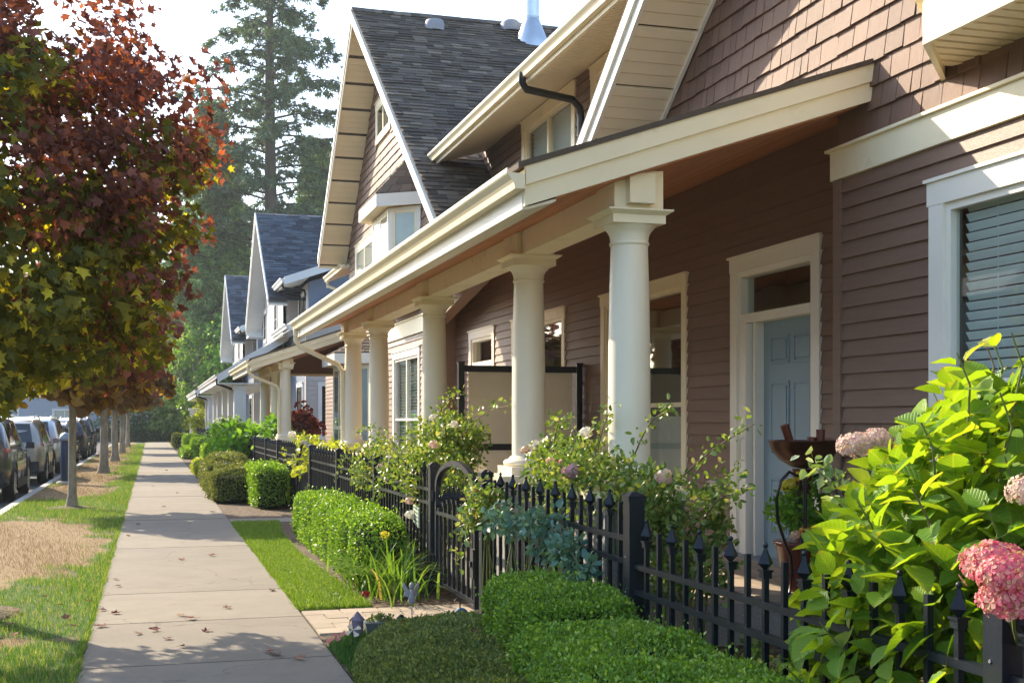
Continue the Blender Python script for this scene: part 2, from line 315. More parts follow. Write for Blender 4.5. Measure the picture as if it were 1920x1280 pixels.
# ------------------------------------------------------------------ mesh helpers
class MB:
    def __init__(s):
        s.v, s.f, s.m, s.s = [], [], [], []
    def add(s, verts, faces, mi=0, sm=False):
        o = len(s.v)
        s.v.extend([tuple(p) for p in verts])
        for q in faces:
            s.f.append(tuple(o + i for i in q)); s.m.append(mi); s.s.append(sm)
    def box(s, a, b, mi=0):
        x0, y0, z0 = a; x1, y1, z1 = b
        s.add([(x0, y0, z0), (x1, y0, z0), (x1, y1, z0), (x0, y1, z0), (x0, y0, z1), (x1, y0, z1), (x1, y1, z1), (x0, y1, z1)],
              [(0, 3, 2, 1), (4, 5, 6, 7), (0, 1, 5, 4), (1, 2, 6, 5), (2, 3, 7, 6), (3, 0, 4, 7)], mi)
    def prism(s, poly, vec, mi=0):
        n = len(poly)
        p = [Vector(q) for q in poly]; q2 = [q + Vector(vec) for q in p]
        s.add(p + q2, [tuple(range(n - 1, -1, -1)), tuple(range(n, 2 * n))] + [(i, (i + 1) % n, n + (i + 1) % n, n + i) for i in range(n)], mi)
    def hexa(s, p, mi=0):     # 8 points: bottom loop 0-3, top loop 4-7
        s.add(p, [(0, 3, 2, 1), (4, 5, 6, 7), (0, 1, 5, 4), (1, 2, 6, 5), (2, 3, 7, 6), (3, 0, 4, 7)], mi)
    def tube(s, pts, r, n=6, mi=0, sm=True, cap=True):
        pts = [Vector(p) for p in pts]
        if not isinstance(r, (list, tuple)):
            r = [r] * len(pts)
        rings = []
        ref = Vector((0.31, 0.17, 0.93))
        for i, p in enumerate(pts):
            d = (pts[min(i + 1, len(pts) - 1)] - pts[max(i - 1, 0)])
            d.normalize()
            a = d.cross(ref)
            if a.length < 1e-3: a = d.cross(Vector((1, 0, 0)))
            a.normalize(); b = d.cross(a)
            rings.append([p + (a * math.cos(2 * math.pi * k / n) + b * math.sin(2 * math.pi * k / n)) * r[i] for k in range(n)])
        vs = [q for g in rings for q in g]
        fs = [(i * n + k, i * n + (k + 1) % n, (i + 1) * n + (k + 1) % n, (i + 1) * n + k) for i in range(len(pts) - 1) for k in range(n)]
        s.add(vs, fs, mi, sm)
        if cap:
            s.add(rings[0], [tuple(range(n - 1, -1, -1))], mi)
            s.add(rings[-1], [tuple(range(n))], mi)
    def lathe(s, prof, c=(0, 0, 0), n=24, mi=0, sm=True, cap=True):
        vs, fs = [], []
        for r, z in prof:
            for k in range(n):
                a = 2 * math.pi * k / n
                vs.append((c[0] + r * math.cos(a), c[1] + r * math.sin(a), c[2] + z))
        for i in range(len(prof) - 1):
            for k in range(n):
                fs.append((i * n + k, i * n + (k + 1) % n, (i + 1) * n + (k + 1) % n, (i + 1) * n + k))
        s.add(vs, fs, mi, sm)
        if cap:
            s.add(vs[:n], [tuple(range(n - 1, -1, -1))], mi)
            s.add(vs[-n:], [tuple(range(n))], mi)
    def mesh(s, name, mats):
        me = bpy.data.meshes.new(name)
        me.from_pydata(s.v, [], s.f)
        for m in (mats if isinstance(mats, (list, tuple)) else [mats]):
            me.materials.append(m)
        me.polygons.foreach_set('material_index', s.m)
        me.polygons.foreach_set('use_smooth', s.s)
        me.update()
        return me
    def build(s, name, mats, parent=None):
        return link(name, s.mesh(name, mats), parent)

def link(name, data, parent=None, mtx=None):
    o = bpy.data.objects.new(name, data)
    COL.objects.link(o)
    if mtx is not None:
        o.matrix_basis = mtx
    if parent is not None:
        o.parent = parent
        if parent.type == 'EMPTY':
            o.matrix_parent_inverse = parent.matrix_basis.inverted()
        elif parent.get('_placed'):
            o.matrix_parent_inverse = parent.matrix_basis.inverted()
    return o

def tag(o, label=None, cat=None, group=None, kind=None):
    if label: o['label'] = label
    if cat: o['category'] = cat
    if group: o['group'] = group
    if kind: o['kind'] = kind
    return o

def thing(name, label, cat, loc=(0, 0, 0), group=None):
    o = bpy.data.objects.new(name, None)
    COL.objects.link(o)
    o.location = loc
    o.empty_display_size = 0.3
    o.matrix_basis = Matrix.Translation(loc)
    return tag(o, label, cat, group)

def copy_tree(o, parent=None):
    c = o.copy(); COL.objects.link(c)
    if parent is not None:
        c.parent = parent
        c.matrix_parent_inverse = o.matrix_parent_inverse.copy()
    for ch in list(o.children):
        copy_tree(ch, c)
    return c

def np_mesh(name, V, F, mats, mi=None, smooth=False):
    V = np.ascontiguousarray(V, dtype=np.float32); F = np.ascontiguousarray(F, dtype=np.int32)
    me = bpy.data.meshes.new(name)
    k = F.shape[1]
    me.vertices.add(len(V)); me.vertices.foreach_set('co', V.ravel())
    me.loops.add(F.size); me.loops.foreach_set('vertex_index', F.ravel())
    me.polygons.add(len(F)); me.polygons.foreach_set('loop_start', np.arange(0, F.size, k, dtype=np.int32))
    for m in (mats if isinstance(mats, (list, tuple)) else [mats]):
        me.materials.append(m)
    if mi is not None:
        me.polygons.foreach_set('material_index', np.ascontiguousarray(mi, dtype=np.int32))
    if smooth:
        me.polygons.foreach_set('use_smooth', np.ones(len(F), dtype=bool))
    me.update(calc_edges=True)
    return me

def unit(a):
    return a / np.maximum(np.linalg.norm(a, axis=1, keepdims=True), 1e-9)

def rdir(n):
    return unit(NR.normal(size=(n, 3)))

T = {}
T['leaf'] = (np.array([(0, 0, 0), (-.34, .45, .10), (0, 1, -.05), (.34, .45, .10)], float), np.array([(0, 3, 2), (0, 2, 1)]))
T['oval'] = (np.array([(0, 0, 0), (-.27, .28, .06), (-.25, .68, .05), (0, 1, -.10), (.25, .68, .05), (.27, .28, .06)], float),
             np.array([(0, 5, 4), (0, 4, 3), (0, 3, 2), (0, 2, 1)]))
mp = [(0, 0, 0), (.20, .02, .0), (.62, .10, .06), (.42, .30, .04), (.70, .62, .08), (.40, .60, .03), (.22, .62, 0), (.0, 1.05, -.08),
      (-.22, .62, 0), (-.40, .60, .03), (-.70, .62, .08), (-.42, .30, .04), (-.62, .10, .06), (-.20, .02, 0)]
T['maple'] = (np.array(mp, float), np.array([(0, i, i + 1) for i in range(1, 13)]))
mc = [(x * .8, y * .95 - .1 * abs(x), z + .55 * abs(x) ** 1.3 - .25 * max(0, y - .5)) for x, y, z in mp]
T['maple_b'] = (np.array(mc, float), T['maple'][1])
md = [(x * .55, y, z + .5 * x * abs(x) + .35 * max(0, y - .4) ** 2) for x, y, z in mp]
T['maple_c'] = (np.array(md, float), T['maple'][1])
br = []
for i_ in range(9):
    t_ = i_ / 8; w_ = [.03, .20, .29, .34, .33, .29, .22, .12, .0][i_] + (.025 if i_ % 2 and i_ < 8 else 0)
    br += [(-w_, t_, .22 * w_ - .28 * t_ * t_ + .0), (0, t_, -.28 * t_ * t_ - .03), (w_, t_, .22 * w_ - .28 * t_ * t_)]
T['broad'] = (np.array(br, float), np.array([(3 * i + k, 3 * i + k + 1, 3 * i + 4 + k, 3 * i + 3 + k) for i in range(8) for k in (0, 1)]))
T['maple2'] = (np.array([(0, 0, 0), (.55, .1, .08), (.6, .62, .06), (0, 1.0, -.1), (-.6, .62, .06), (-.55, .1, .08)], float),
               np.array([(0, 1, 2), (0, 2, 3), (0, 3, 4), (0, 4, 5)]))
T['blade'] = (np.array([(-.04, 0, 0), (.04, 0, 0), (.035, .55, .06), (-.035, .55, .06), (0, 1, .25)], float), np.array([(0, 1, 2), (0, 2, 3), (3, 2, 4)]))
sp = []
spf = []
for k_, (ang, ln) in enumerate([(-70, .55), (-40, .8), (-12, 1.0), (15, .95), (45, .75), (72, .5)]):
    a_ = rad(ang); dx, dy = math.sin(a_) * ln, math.cos(a_) * ln
    px, py = math.cos(a_) * .10, -math.sin(a_) * .10
    zz = [.1, -.12, .05, -.05, .12, -.1][k_]
    o_ = len(sp)
    sp += [(dx * .1 - px, dy * .1 - py, 0), (dx * .1 + px, dy * .1 + py, 0), (dx, dy, zz)]
    spf.append((o_, o_ + 1, o_ + 2))
T['spray'] = (np.array(sp, float), np.array(spf))

def scatter(P, D, U, size, tm, lo=None):
    """leaf geometry: P positions, D leaf axes, U approximate face normals"""
    tv, tf = T[tm]
    n = len(P)
    D = unit(D); X = unit(np.cross(D, U)); Z = np.cross(X, D)
    size = np.broadcast_to(np.asarray(size, float).reshape(-1, 1, 1) if np.ndim(size) else size, (n, 1, 1))
    V = P[:, None, :] + size * (tv[None, :, 0:1] * X[:, None, :] + tv[None, :, 1:2] * D[:, None, :] + tv[None, :, 2:3] * Z[:, None, :])
    F = tf[None, :, :] + (np.arange(n) * len(tv))[:, None, None]
    return V.reshape(-1, 3), F.reshape(-1, tf.shape[1])

def leaf_coords(me, arr):
    at = me.attributes.new('leaf_xy', 'FLOAT_VECTOR', 'POINT')
    at.data.foreach_set('vector', np.ascontiguousarray(arr, dtype=np.float32).ravel())

def leaves(name, P, D, U, size, tm, mats, which=None, parent=None, kind='stuff'):
    V, F = scatter(P, D, U, size, tm)
    mi = None
    if which is not None:
        mi = np.repeat(which, len(T[tm][1]))
    o = link(name, np_mesh(name, V, F, mats, mi), parent)
    if tm == 'broad': leaf_coords(o.data, np.tile(T[tm][0], (len(P), 1)) + np.repeat(NR.random((len(P), 1)) * np.array([[0, 0, 9.]]), len(T[tm][0]), 0))
    if kind: o['kind'] = kind
    return o

class Fr:
    """wall frame: a along the wall, z up, d outwards"""
    def __init__(s, o, t, n):
        s.o, s.t, s.n = Vector(o), Vector(t).normalized(), Vector(n).normalized()
    def p(s, a, z, d=0.0):
        return s.o + s.t * a + s.n * d + Vector((0, 0, z))
    def box(s, b, a0, a1, z0, z1, d0, d1, mi=0):
        b.hexa([s.p(a0, z0, d0), s.p(a1, z0, d0), s.p(a1, z0, d1), s.p(a0, z0, d1), s.p(a0, z1, d0), s.p(a1, z1, d0), s.p(a1, z1, d1), s.p(a0, z1, d1)], mi)

def xwall(x):
    return Fr((x, 0, 0), (0, 1, 0), (-1, 0, 0))
def ywall(y):
    return Fr((0, y, 0), (1, 0, 0), (0, -1, 0))

def wall(fr, a0, a1, z0, z1, holes, parent, m, name='wall', th=0.12):
    b = MB()
    ys = sorted({a0, a1} | {min(max(h[i], a0), a1) for h in holes for i in (0, 1)})
    for p, q in zip(ys[:-1], ys[1:]):
        if q - p < 1e-4: continue
        zz = z0
        for h in sorted([h for h in holes if h[0] < (p + q) / 2 < h[1]], key=lambda h: h[2]):
            if h[2] > zz: fr.box(b, p, q, zz, h[2], -th, 0)
            zz = max(zz, h[3])
        if zz < z1: fr.box(b, p, q, zz, z1, -th, 0)
    return b.build(name, m, parent)

def segs(a0, a1, z0, z1, holes):
    out = [(a0, a1)]
    for h in holes:
        if h[2] < z1 - 0.01 and h[3] > z0 + 0.01:
            nx = []
            for p, q in out:
                if h[1] <= p or h[0] >= q: nx.append((p, q)); continue
                if h[0] > p: nx.append((p, h[0]))
                if h[1] < q: nx.append((h[1], q))
            out = nx
    return [s for s in out if s[1] - s[0] > 0.03]

def siding(fr, a0, a1, z0, z1, exp, holes, parent, m, single=True, lo=None, hi=None, name='siding_board'):
    """lap boards; lo/hi: functions z -> clipped ends"""
    lo = lo or (lambda z: a0); hi = hi or (lambda z: a1)
    z = z0
    allb = MB()
    while z < z1 - 0.02:
        zt = min(z + exp, z1)
        for p, q in segs(min(lo(z), lo(zt)), max(hi(z), hi(zt)), z, zt, holes):
            b = MB() if single else allb
            pl, ph = max(p, lo(z)), max(p, lo(zt)); ql, qh = min(q, hi(z)), min(q, hi(zt))
            if ql - pl < .02 and qh - ph < .02: continue
            cuts = [0.0, 1.0]
            if min(ql, qh) - max(pl, ph) > 2.2 and single:
                cuts = [0.0, RR.uniform(.25, .75), 1.0]
            for c0, c1 in zip(cuts[:-1], cuts[1:]):
                if single: b = MB()
                w1, w2 = 0.024 + RR.uniform(-.002, .003), 0.006
                e0 = .0018 if c0 > 0 else 0; e1 = .0018 if c1 < 1 else 0
                A0, A1 = pl + (ql - pl) * c0 + e0, pl + (ql - pl) * c1 - e1
                B0, B1 = ph + (qh - ph) * c0 + e0, max(ph + (qh - ph) * c1 - e1, ph + .01)
                zj = z + RR.uniform(-.0025, .0025)
                b.hexa([fr.p(A0, zj, 0), fr.p(A1, zj, 0), fr.p(A1, zj, w1), fr.p(A0, zj, w1),
                        fr.p(B0, zt, 0), fr.p(B1, zt, 0), fr.p(B1, zt, w2), fr.p(B0, zt, w2)])
                if single: b.build(name, m, parent)
        z = zt
    if not single:
        o = allb.build('siding', m, parent); o['kind'] = 'stuff'

SHAKES = []
def shakes(fr, z0, z1, exp, lo, hi, bot, holes, seed):
    """wall shingles as a list of (distance, mesh points)"""
    r = random.Random(seed)
    z = z0
    while z < z1:
        zt = z + exp
        a = lo(z) - r.random() * .15
        end = hi(z)
        while a < end:
            wd = r.choice([.10, .13, .15, .17, .2, .23])
            p, q = max(a, lo(z)), min(a + wd - .008, end)
            pt, qt = max(a, lo(zt)), min(a + wd - .008, hi(zt))
            a += wd
            if q - p < .015 or qt - pt < 0.0: continue
            if bot and zt < bot((p + q) / 2): continue
            if any(h[0] < (p + q) / 2 < h[1] and h[2] < (z + zt) / 2 < h[3] for h in holes): continue
            if qt - pt < .01: qt = pt + .01
            dz = r.uniform(-.006, .006)
            w1, w2 = r.uniform(.022, .032), 0.006
            pts = [fr.p(p, z + dz, 0), fr.p(q, z + dz, 0), fr.p(q, z + dz, w1), fr.p(p, z + dz, w1),
                   fr.p(pt, zt, 0), fr.p(qt, zt, 0), fr.p(qt, zt, w2), fr.p(pt, zt, w2)]
            c = fr.p((p + q) / 2, z)
            # out of the picture above the frame: sorted behind
            dist = (c - Vector((0, 0, 1.5))).length
            elev = (c.z - 1.5) / max(c.x * math.sin(YAW) + c.y * math.cos(YAW), .1)
            hid = 100 if elev > 0.345 else 0
            SHAKES.append((dist + hid, pts))
        z = zt

def window(fr, a0, a1, z0, z1, parent, cols=1, rails=(), casing=.11, mt=None, blind=None, shallow=False, frame_m=None, curtain=False, sill=True, label=None):
    """a window: casing, frame, sashes in one mesh, panes and blinds as sub-parts"""
    mt = mt or M['white']; fm = frame_m or mt
    b = MB()
    c = casing
    fr.box(b, a0, a0 + c, z0 + (c if sill else 0), z1 - c, 0.0, .034)
    fr.box(b, a1 - c, a1, z0 + (c if sill else 0), z1 - c, 0.0, .034)
    fr.box(b, a0 - .015, a1 + .015, z1 - c, z1, 0.0, .037)
    fr.box(b, a0 - .03, a1 + .03, z1 + .0005, z1 + .022, 0.0, .055)
    if sill:
        fr.box(b, a0 - .02, a1 + .02, z0, z0 + c, 0.0, .045)
    i0, i1, j0, j1 = a0 + c, a1 - c, z0 + (c if sill else 0), z1 - c
    dd = 0.012 if shallow else -.05
    df = 0.030 if shallow else 0.012
    f = .045
    fr.box(b, i0, i0 + f, j0, j1, dd, df, 1); fr.box(b, i1 - f, i1, j0, j1, dd, df, 1)
    fr.box(b, i0 + f, i1 - f, j1 - f, j1, dd, df, 1); fr.box(b, i0 + f, i1 - f, j0, j0 + f, dd, df, 1)
    k0, k1, l0, l1 = i0 + f, i1 - f, j0 + f, j1 - f
    cw = (k1 - k0) / cols
    for i in range(1, cols):
        fr.box(b, k0 + cw * i - .03, k0 + cw * i + .03, l0, l1, dd, df - .002, 1)
    zs = [l0] + [l0 + (l1 - l0) * r for r in rails] + [l1]
    for zz in zs[1:-1]:
        for i in range(cols):
            fr.box(b, k0 + cw * i + (.03 if i else 0), k0 + cw * (i + 1) - (.03 if i < cols - 1 else 0), zz - .022, zz + .022, dd, df - .004, 1)
    o = b.build('window', [mt, fm], parent)
    if label: o['label'] = label
    dp = (dd + df) / 2 - .01
    for i in range(cols):
        for za, zb in zip(zs[:-1], zs[1:]):
            g = MB()
            fr.box(g, k0 + cw * i + .01, k0 + cw * (i + 1) - .01, za + .005, zb - .005, dp - .003, dp + .003)
            g.build('pane', M['glass'], o)
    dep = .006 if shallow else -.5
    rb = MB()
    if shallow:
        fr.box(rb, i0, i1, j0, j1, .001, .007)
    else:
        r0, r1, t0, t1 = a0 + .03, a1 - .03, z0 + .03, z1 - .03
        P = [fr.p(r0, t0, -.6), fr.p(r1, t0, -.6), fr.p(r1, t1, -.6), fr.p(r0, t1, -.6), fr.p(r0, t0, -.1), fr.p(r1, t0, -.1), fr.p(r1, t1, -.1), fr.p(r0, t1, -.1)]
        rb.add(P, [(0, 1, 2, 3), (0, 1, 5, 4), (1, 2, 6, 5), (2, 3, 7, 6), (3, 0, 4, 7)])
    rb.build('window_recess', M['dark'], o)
    db = .009 if shallow else -.085
    if blind:
        bz0, bz1, mode = blind
        g = MB()
        z = bz1
        while z > bz0:
            if shallow:
                fr.box(g, k0, k1, z - .03, z - .006, db, db + .001)
            else:
                pts = [fr.p(k0 + .04, z + .021, db + .014), fr.p(k1 - .03, z + .021, db + .014), fr.p(k1 - .03, z - .021, db - .010), fr.p(k0 + .04, z - .021, db - .010)]
                if mode == 'each':
                    h = MB(); h.prism(pts, Vector((0, 0, .003))); h.build('blind_slat', M['blind'], o)
                else:
                    g.prism(pts, Vector((0, 0, .003)))
            z -= .058
        if mode == 'each':
            for aa in (k0 + .3, k1 - .3, (k0 + k1) / 2):
                fr.box(g, aa - .003, aa + .003, bz0, bz1, db - .001, db + .001)
            g.build('blind_cord', M['blind'], o)
        elif g.v:
            g.build('blind', M['blind'], o)
    if curtain:
        g = MB()
        n = 26
        vs = []
        for i in range(n + 1):
            a = k0 + (k1 - k0) * i / n
            d = -.14 + .025 * math.sin(i * 1.9)
            vs += [fr.p(a, l0, d), fr.p(a, l0 + (l1 - l0) * .36, d)]
        g.add(vs, [(2 * i, 2 * i + 2, 2 * i + 3, 2 * i + 1) for i in range(n)], 0, True)
        g.build('curtain', M['curtain'], o)
    return o

def gutter(b, x, y0, y1, zt, h=.12, d=.115, mi=0):
    """K-profile gutter in front of x, running along y"""
    prof = [(x, zt - h), (x - d * .55, zt - h), (x - d * .62, zt - h * .7), (x - d * .72, zt - h * .55), (x - d * .95, zt - h * .3), (x - d, zt - h * .22), (x - d, zt), (x - d + .008, zt), (x - d + .008, zt - h * .2), (x - .004, zt - .03), (x, zt)]
    b.prism([(p[0], y0, p[1]) for p in prof], (0, y1 - y0, 0), mi)

# ------------------------------------------------------------------ ground, road, pavement
def sheet(name, x0, x1, y0, y1, z, m, depth=0.05):
    b = MB(); b.box((x0, y0, z - depth), (x1, y1, z))
    return tag(b.build(name, m), kind='structure')

sheet('ground', -600, 600, -300, 1500, -0.20, M['earth'])
sheet('road', -11, -2.45, -40, 88, -0.13, M['asphalt'])
sheet('cross_street', -120, 120, 88.4, 95.5, -0.125, M['asphalt'])
sheet('garden_bed', 1.12, 30, -12, 87.5, -0.012, M['soil'], .15)
KB = tag(thing('kerb', None, None), kind='structure')
y = -10.0
while y < 88:
    b = MB(); b.box((-2.45, y + .006, -.18), (-2.30, y + 2.994, 0.004)); b.build('kerbstone', M['kerb'], KB)
    y += 3
# verge with real patches of bare, dried-out turf
def dryness(x, y):
    v = 0.0
    def pat(cx, cy, rx, ry, s=1.0):
        return s * np.exp(-(((x - cx) / rx) ** 2 + ((y - cy) / ry) ** 2) ** 2)
    v = pat(-1.70, 15.7, 1.10, 4.1, 1.35) + pat(-1.35, 8.85, .75, .27, .95) + pat(-2.1, 25.8, .9, 1.2, .4)
    for k in range(12):
        v = v + pat(-1.65 + .12 * math.sin(k * 2.1), 28 + k * 5.2, .92, 2.9, 1.0)
    v = v + .30 * np.sin(x * 7.1 + y * 2.3) * np.sin(y * 3.1 - x * 4.0) + .18 * np.sin(y * 7.7 + x * 13.0) * np.sin(x * 9.0 - y * 1.7)
    return v
nx, ny = 20, 520
gx_, gy_ = np.meshgrid(np.linspace(-2.30, -.43, nx), np.linspace(-6, 87.5, ny))
V = np.stack([gx_.ravel(), gy_.ravel(), 0.012 * np.sin(gx_.ravel() * 3 + gy_.ravel()) - .008], 1)
idx = np.arange(nx * ny).reshape(ny, nx)
F = np.stack([idx[:-1, :-1].ravel(), idx[:-1, 1:].ravel(), idx[1:, 1:].ravel(), idx[1:, :-1].ravel()], 1)
me = np_mesh('verge', V, F, [])
at = me.attributes.new('dry', 'FLOAT', 'POINT')
at.data.foreach_set('value', np.clip(dryness(V[:, 0], V[:, 1]), 0, 1).astype(np.float32))
vm = mat('verge_turf', (0.1, 0.1, 0.03), 0.95, vary=0.3, vscale=18, bump=0.6, bscale=60)
t_ = vm.node_tree; bs = t_.nodes['Principled BSDF']
an = t_.nodes.new('ShaderNodeAttribute'); an.attribute_name = 'dry'
mr = t_.nodes.new('ShaderNodeMapRange'); mr.inputs['From Min'].default_value = .35; mr.inputs['From Max'].default_value = .62
mx = t_.nodes.new('ShaderNodeMix'); mx.data_type = 'RGBA'
mx.inputs[6].default_value = (0.045, 0.095, 0.016, 1); mx.inputs[7].default_value = (0.27, 0.18, 0.085, 1)
nzz = t_.nodes.new('ShaderNodeTexNoise'); nzz.inputs['Scale'].default_value = 22; nzz.inputs['Detail'].default_value = 8
gg = t_.nodes.new('ShaderNodeNewGeometry')
mm = t_.nodes.new('ShaderNodeMapRange'); mm.inputs['To Min'].default_value = .6; mm.inputs['To Max'].default_value = 1.35
hs = t_.nodes.new('ShaderNodeVectorMath'); hs.operation = 'SCALE'
t_.links.new(gg.outputs['Position'], nzz.inputs['Vector']); t_.links.new(nzz.outputs[0], mm.inputs[0])
t_.links.new(an.outputs['Fac'], mr.inputs[0]); t_.links.new(mr.outputs[0], mx.inputs[0])
t_.links.new(mx.outputs[2], hs.inputs[0]); t_.links.new(mm.outputs[0], hs.inputs['Scale'])
t_.links.new(hs.outputs[0], bs.inputs['Base Color'])
me.materials.append(vm)
tag(link('verge', me), kind='structure')

def grass(name, n, fx, ymax, ymin, dens, h, m, keep):
    """blades with density falling with distance"""
    u = NR.random(n)
    yy = ymin * (ymax / ymin) ** u
    xx = fx(yy, NR.random(n))
    k = keep(xx, yy)
    xx, yy = xx[k], yy[k]
    P = np.stack([xx, yy, np.full(len(xx), -.012)], 1)
    D = rdir(len(P)) * .42 + np.array([0, 0, 1.0])
    U = rdir(len(P)); U[:, 2] *= .2
    s = h * (.6 + .8 * NR.random(len(P))) * (1 + yy / 45)
    V, F = scatter(P, D, U, s, 'blade')
    # widen distant blades so that they stay visible
    o = link(name, np_mesh(name, V, F, m))
    return tag(o, kind='stuff')
vx = lambda yy, r: -2.29 + 1.86 * r
g = grass('verge_grass', 170000, vx, 80, 6.2, 1, .036, M['grass'], lambda x, y: dryness(x, y) + .12 * NR.normal(size=len(x)) < .42)
tag(g, 'short green grass growing along the verge beside the pavement', 'grass')
g = grass('dry_turf', 80000, vx, 80, 6.2, 1, .026, M['dry'], lambda x, y: dryness(x, y) + .12 * NR.normal(size=len(x)) > .42)
tag(g, 'dried out straw coloured turf in the verge', 'dry grass')
def lawnx(yy, r):
    hi = np.interp(yy, [9.75, 11.5, 14, 16.4, 18.3], [1.70, 1.64, 1.58, 1.64, 1.80])
    return 1.13 + (hi - 1.13) * r
sheet('lawn_soil', 1.125, 1.62, 9.78, 18.3, -0.004, mat('lawn_base', (0.07, 0.12, 0.02), .95, vary=.3, vscale=20), .1)
g = grass('front_lawn', 70000, lawnx, 18.3, 9.78, 1, .042, M['clover'], lambda x, y: np.ones(len(x), bool) & ((((x - 1.5) / .1) ** 2 + ((y - 10.35) / .18) ** 2) > NR.random(len(x))))
tag(g, 'strip of lush bright green lawn between pavement and hedge', 'lawn')
for nm, lab, ex, lo_, hi_, cnt, mm_ in (('edge_grass', 'grass blades creeping over the left pavement edge', -.425, 6.2, 60, 9000, 'grass'), ('edge_grass', 'grass blades creeping over the right pavement edge of the lawn strip', 1.12, 9.8, 18.3, 3500, 'clover')):
    yy = lo_ * (hi_ / lo_) ** NR.random(cnt)
    P = np.stack([ex - (.012 if ex < 0 else -.008) + NR.normal(size=cnt) * .010 + .010 * np.sin(yy * 4.3) * np.sin(yy * 1.7) * (1 if ex < 0 else -1), yy, np.full(cnt, -.01)], 1)
    D = rdir(cnt) * .5 + np.array([.22 if ex < 0 else -.22, 0, .9]); U = rdir(cnt); U[:, 2] *= .2
    V, F = scatter(P, D, U, .036 * (.5 + NR.random(cnt)) * (1 + yy / 45), 'blade')
    tag(link(nm, np_mesh(nm, V, F, M[mm_])), lab, 'grass', kind='stuff')
n = 9000
yy = 9.9 * (18.2 / 9.9) ** NR.random(n); xx = lawnx(yy, NR.random(n))
ck = (np.sin(xx * 9 + yy * 2.1) * np.sin(yy * 3.3 - xx * 4) + NR.normal(size=n) * .5) > .0
P = np.stack([xx, yy, .012 + .022 * NR.random(n)], 1)[ck]
o = leaves('clover', P, rdir(len(P)) * np.array([1, 1, .3]), rdir(len(P)) * .4 + np.array([0, 0, 1.]), .026 * (.6 + .8 * NR.random(len(P))), 'oval', M['clover'])
tag(o, 'broad clover leaves scattered through the lush lawn strip', 'clover')
g = grass('corner_grass', 16000, lambda yy, r: np.interp(yy, [5.5, 6.6, 7.4, 8.1, 8.6], [1.12, 1.12, 1.14, 1.10, 1.35]) + .75 * r, 8.75, 6.0, 1, .05, M['moss'], lambda x, y: y < 8.75 - .12 * NR.random(len(x)))
tag(g, 'dark green mossy grass at the rounded corner of the pavement', 'grass')
sheet('edge_grass_soil', 1.12, 2.3, -2, 8.62, -0.006, M['soil'], .1)

# pavement: one slab after another, joints recessed
PV = tag(thing('pavement', None, None), kind='structure')
js = [-3.6, -1.9, -.2, 1.4, 3.0, 4.6, 6.2, 7.8, 9.45, 11.05, 13.0, 15.0, 17.1, 19.2]
while js[-1] < 87: js.append(js[-1] + 1.95)
b = MB(); b.box((-.43, -4, -.12), (1.13, 87.6, -.03)); b.build('joint_bed', M['joint'], PV)
for p, q in zip(js[:-1], js[1:]):
    b = MB()
    g = .008
    x0, x1 = -.42, 1.115
    z = .008 + RR.uniform(-.002, .002)
    prof = [(x0, z - .012), (x0 + .012, z), (x1 - .012, z), (x1, z - .012), (x1, -.10), (x0, -.10)]
    b.prism([(X, p + g, Z) for X, Z in prof], (0, q - p - 2 * g, 0))
    b.build('slab', M['concrete'], PV)

# paver paths to the gates
def paver_path(x0, x1, y0, y1, z=.004, w=.30, d=.22):
    P = tag(thing('path', None, None), kind='structure')
    b = MB(); b.box((x0, y0, -.1), (x1, y1, z - .014)); b.build('joint_bed', M['joint'], P)
    y = y0; r = 0
    while y < y1 - .05:
        x = x0 - (r % 2) * w * .5
        while x < x1:
            a, e = max(x, x0), min(x + w, x1)
            if e - a > .04:
                b = MB(); h = z + RR.uniform(-.003, .003)
                c = .006
                b.hexa([(a + .004, y + .004, -.06), (e - .004, y + .004, -.06), (e - .004, min(y + d, y1) - .004, -.06), (a + .004, min(y + d, y1) - .004, -.06),
                        (a + c, y + c, h), (e - c, y + c, h), (e - c, min(y + d, y1) - c, h), (a + c, min(y + d, y1) - c, h)])
                b.build('paver', M['paver'], P)
            x += w
        y += d; r += 1
paver_path(1.125, 2.9, 8.64, 9.76)
sheet('step_path', 1.125, 2.6, 18.35, 19.15, 0.002, M['concrete'], .1)

# ------------------------------------------------------------------ brown townhouse
H = thing('brown_townhouse', 'brown townhouse with white porch columns, shingled gables and lap siding beside the pavement', 'house', (5, 14, 0))
WX, DX = 4.54, 5.0
fw, fd, fdm = xwall(WX), xwall(DX), xwall(5.05)
GZ = lambda y: 4.28 + .70 * (10.42 - y)                  # soffit line of the near gable
PR = lambda x: 3.04 + .339 * (x - 2.15)                  # porch roof top

# near wing, ground floor
winA = (3.95, 6.41, .95, 2.93)
hA = (winA[0] + .05, winA[1] - .05, winA[2] + .05, winA[3] - .05)
W1 = wall(fw, -3, 7.47, -.05, 3.15, [hA], H, M['brown'], 'wing_wall')
siding(fw, .5, 7.41, .25, 3.155, .112, [winA], W1, M['brown'])
window(fw, *winA, H, cols=2, rails=(.36,), casing=.14, blind=(1.75, 2.75, 'each'))
b = MB(); fw.box(b, 7.405, 7.50, .1, 3.15, -.1, .032); b.build('corner_board', M['brown'], H)
b = MB(); b.box((WX + .001, 7.40, -.05), (DX + .3, 7.49, 3.5)); b.build('wing_return', M['brown'], H)
b = MB(); fw.box(b, -1, 7.53, 3.15, 3.345, -.02, .036); fw.box(b, -1, 7.56, 3.346, 3.366, -.02, .062); b.build('belly_band', M['cream'], H)
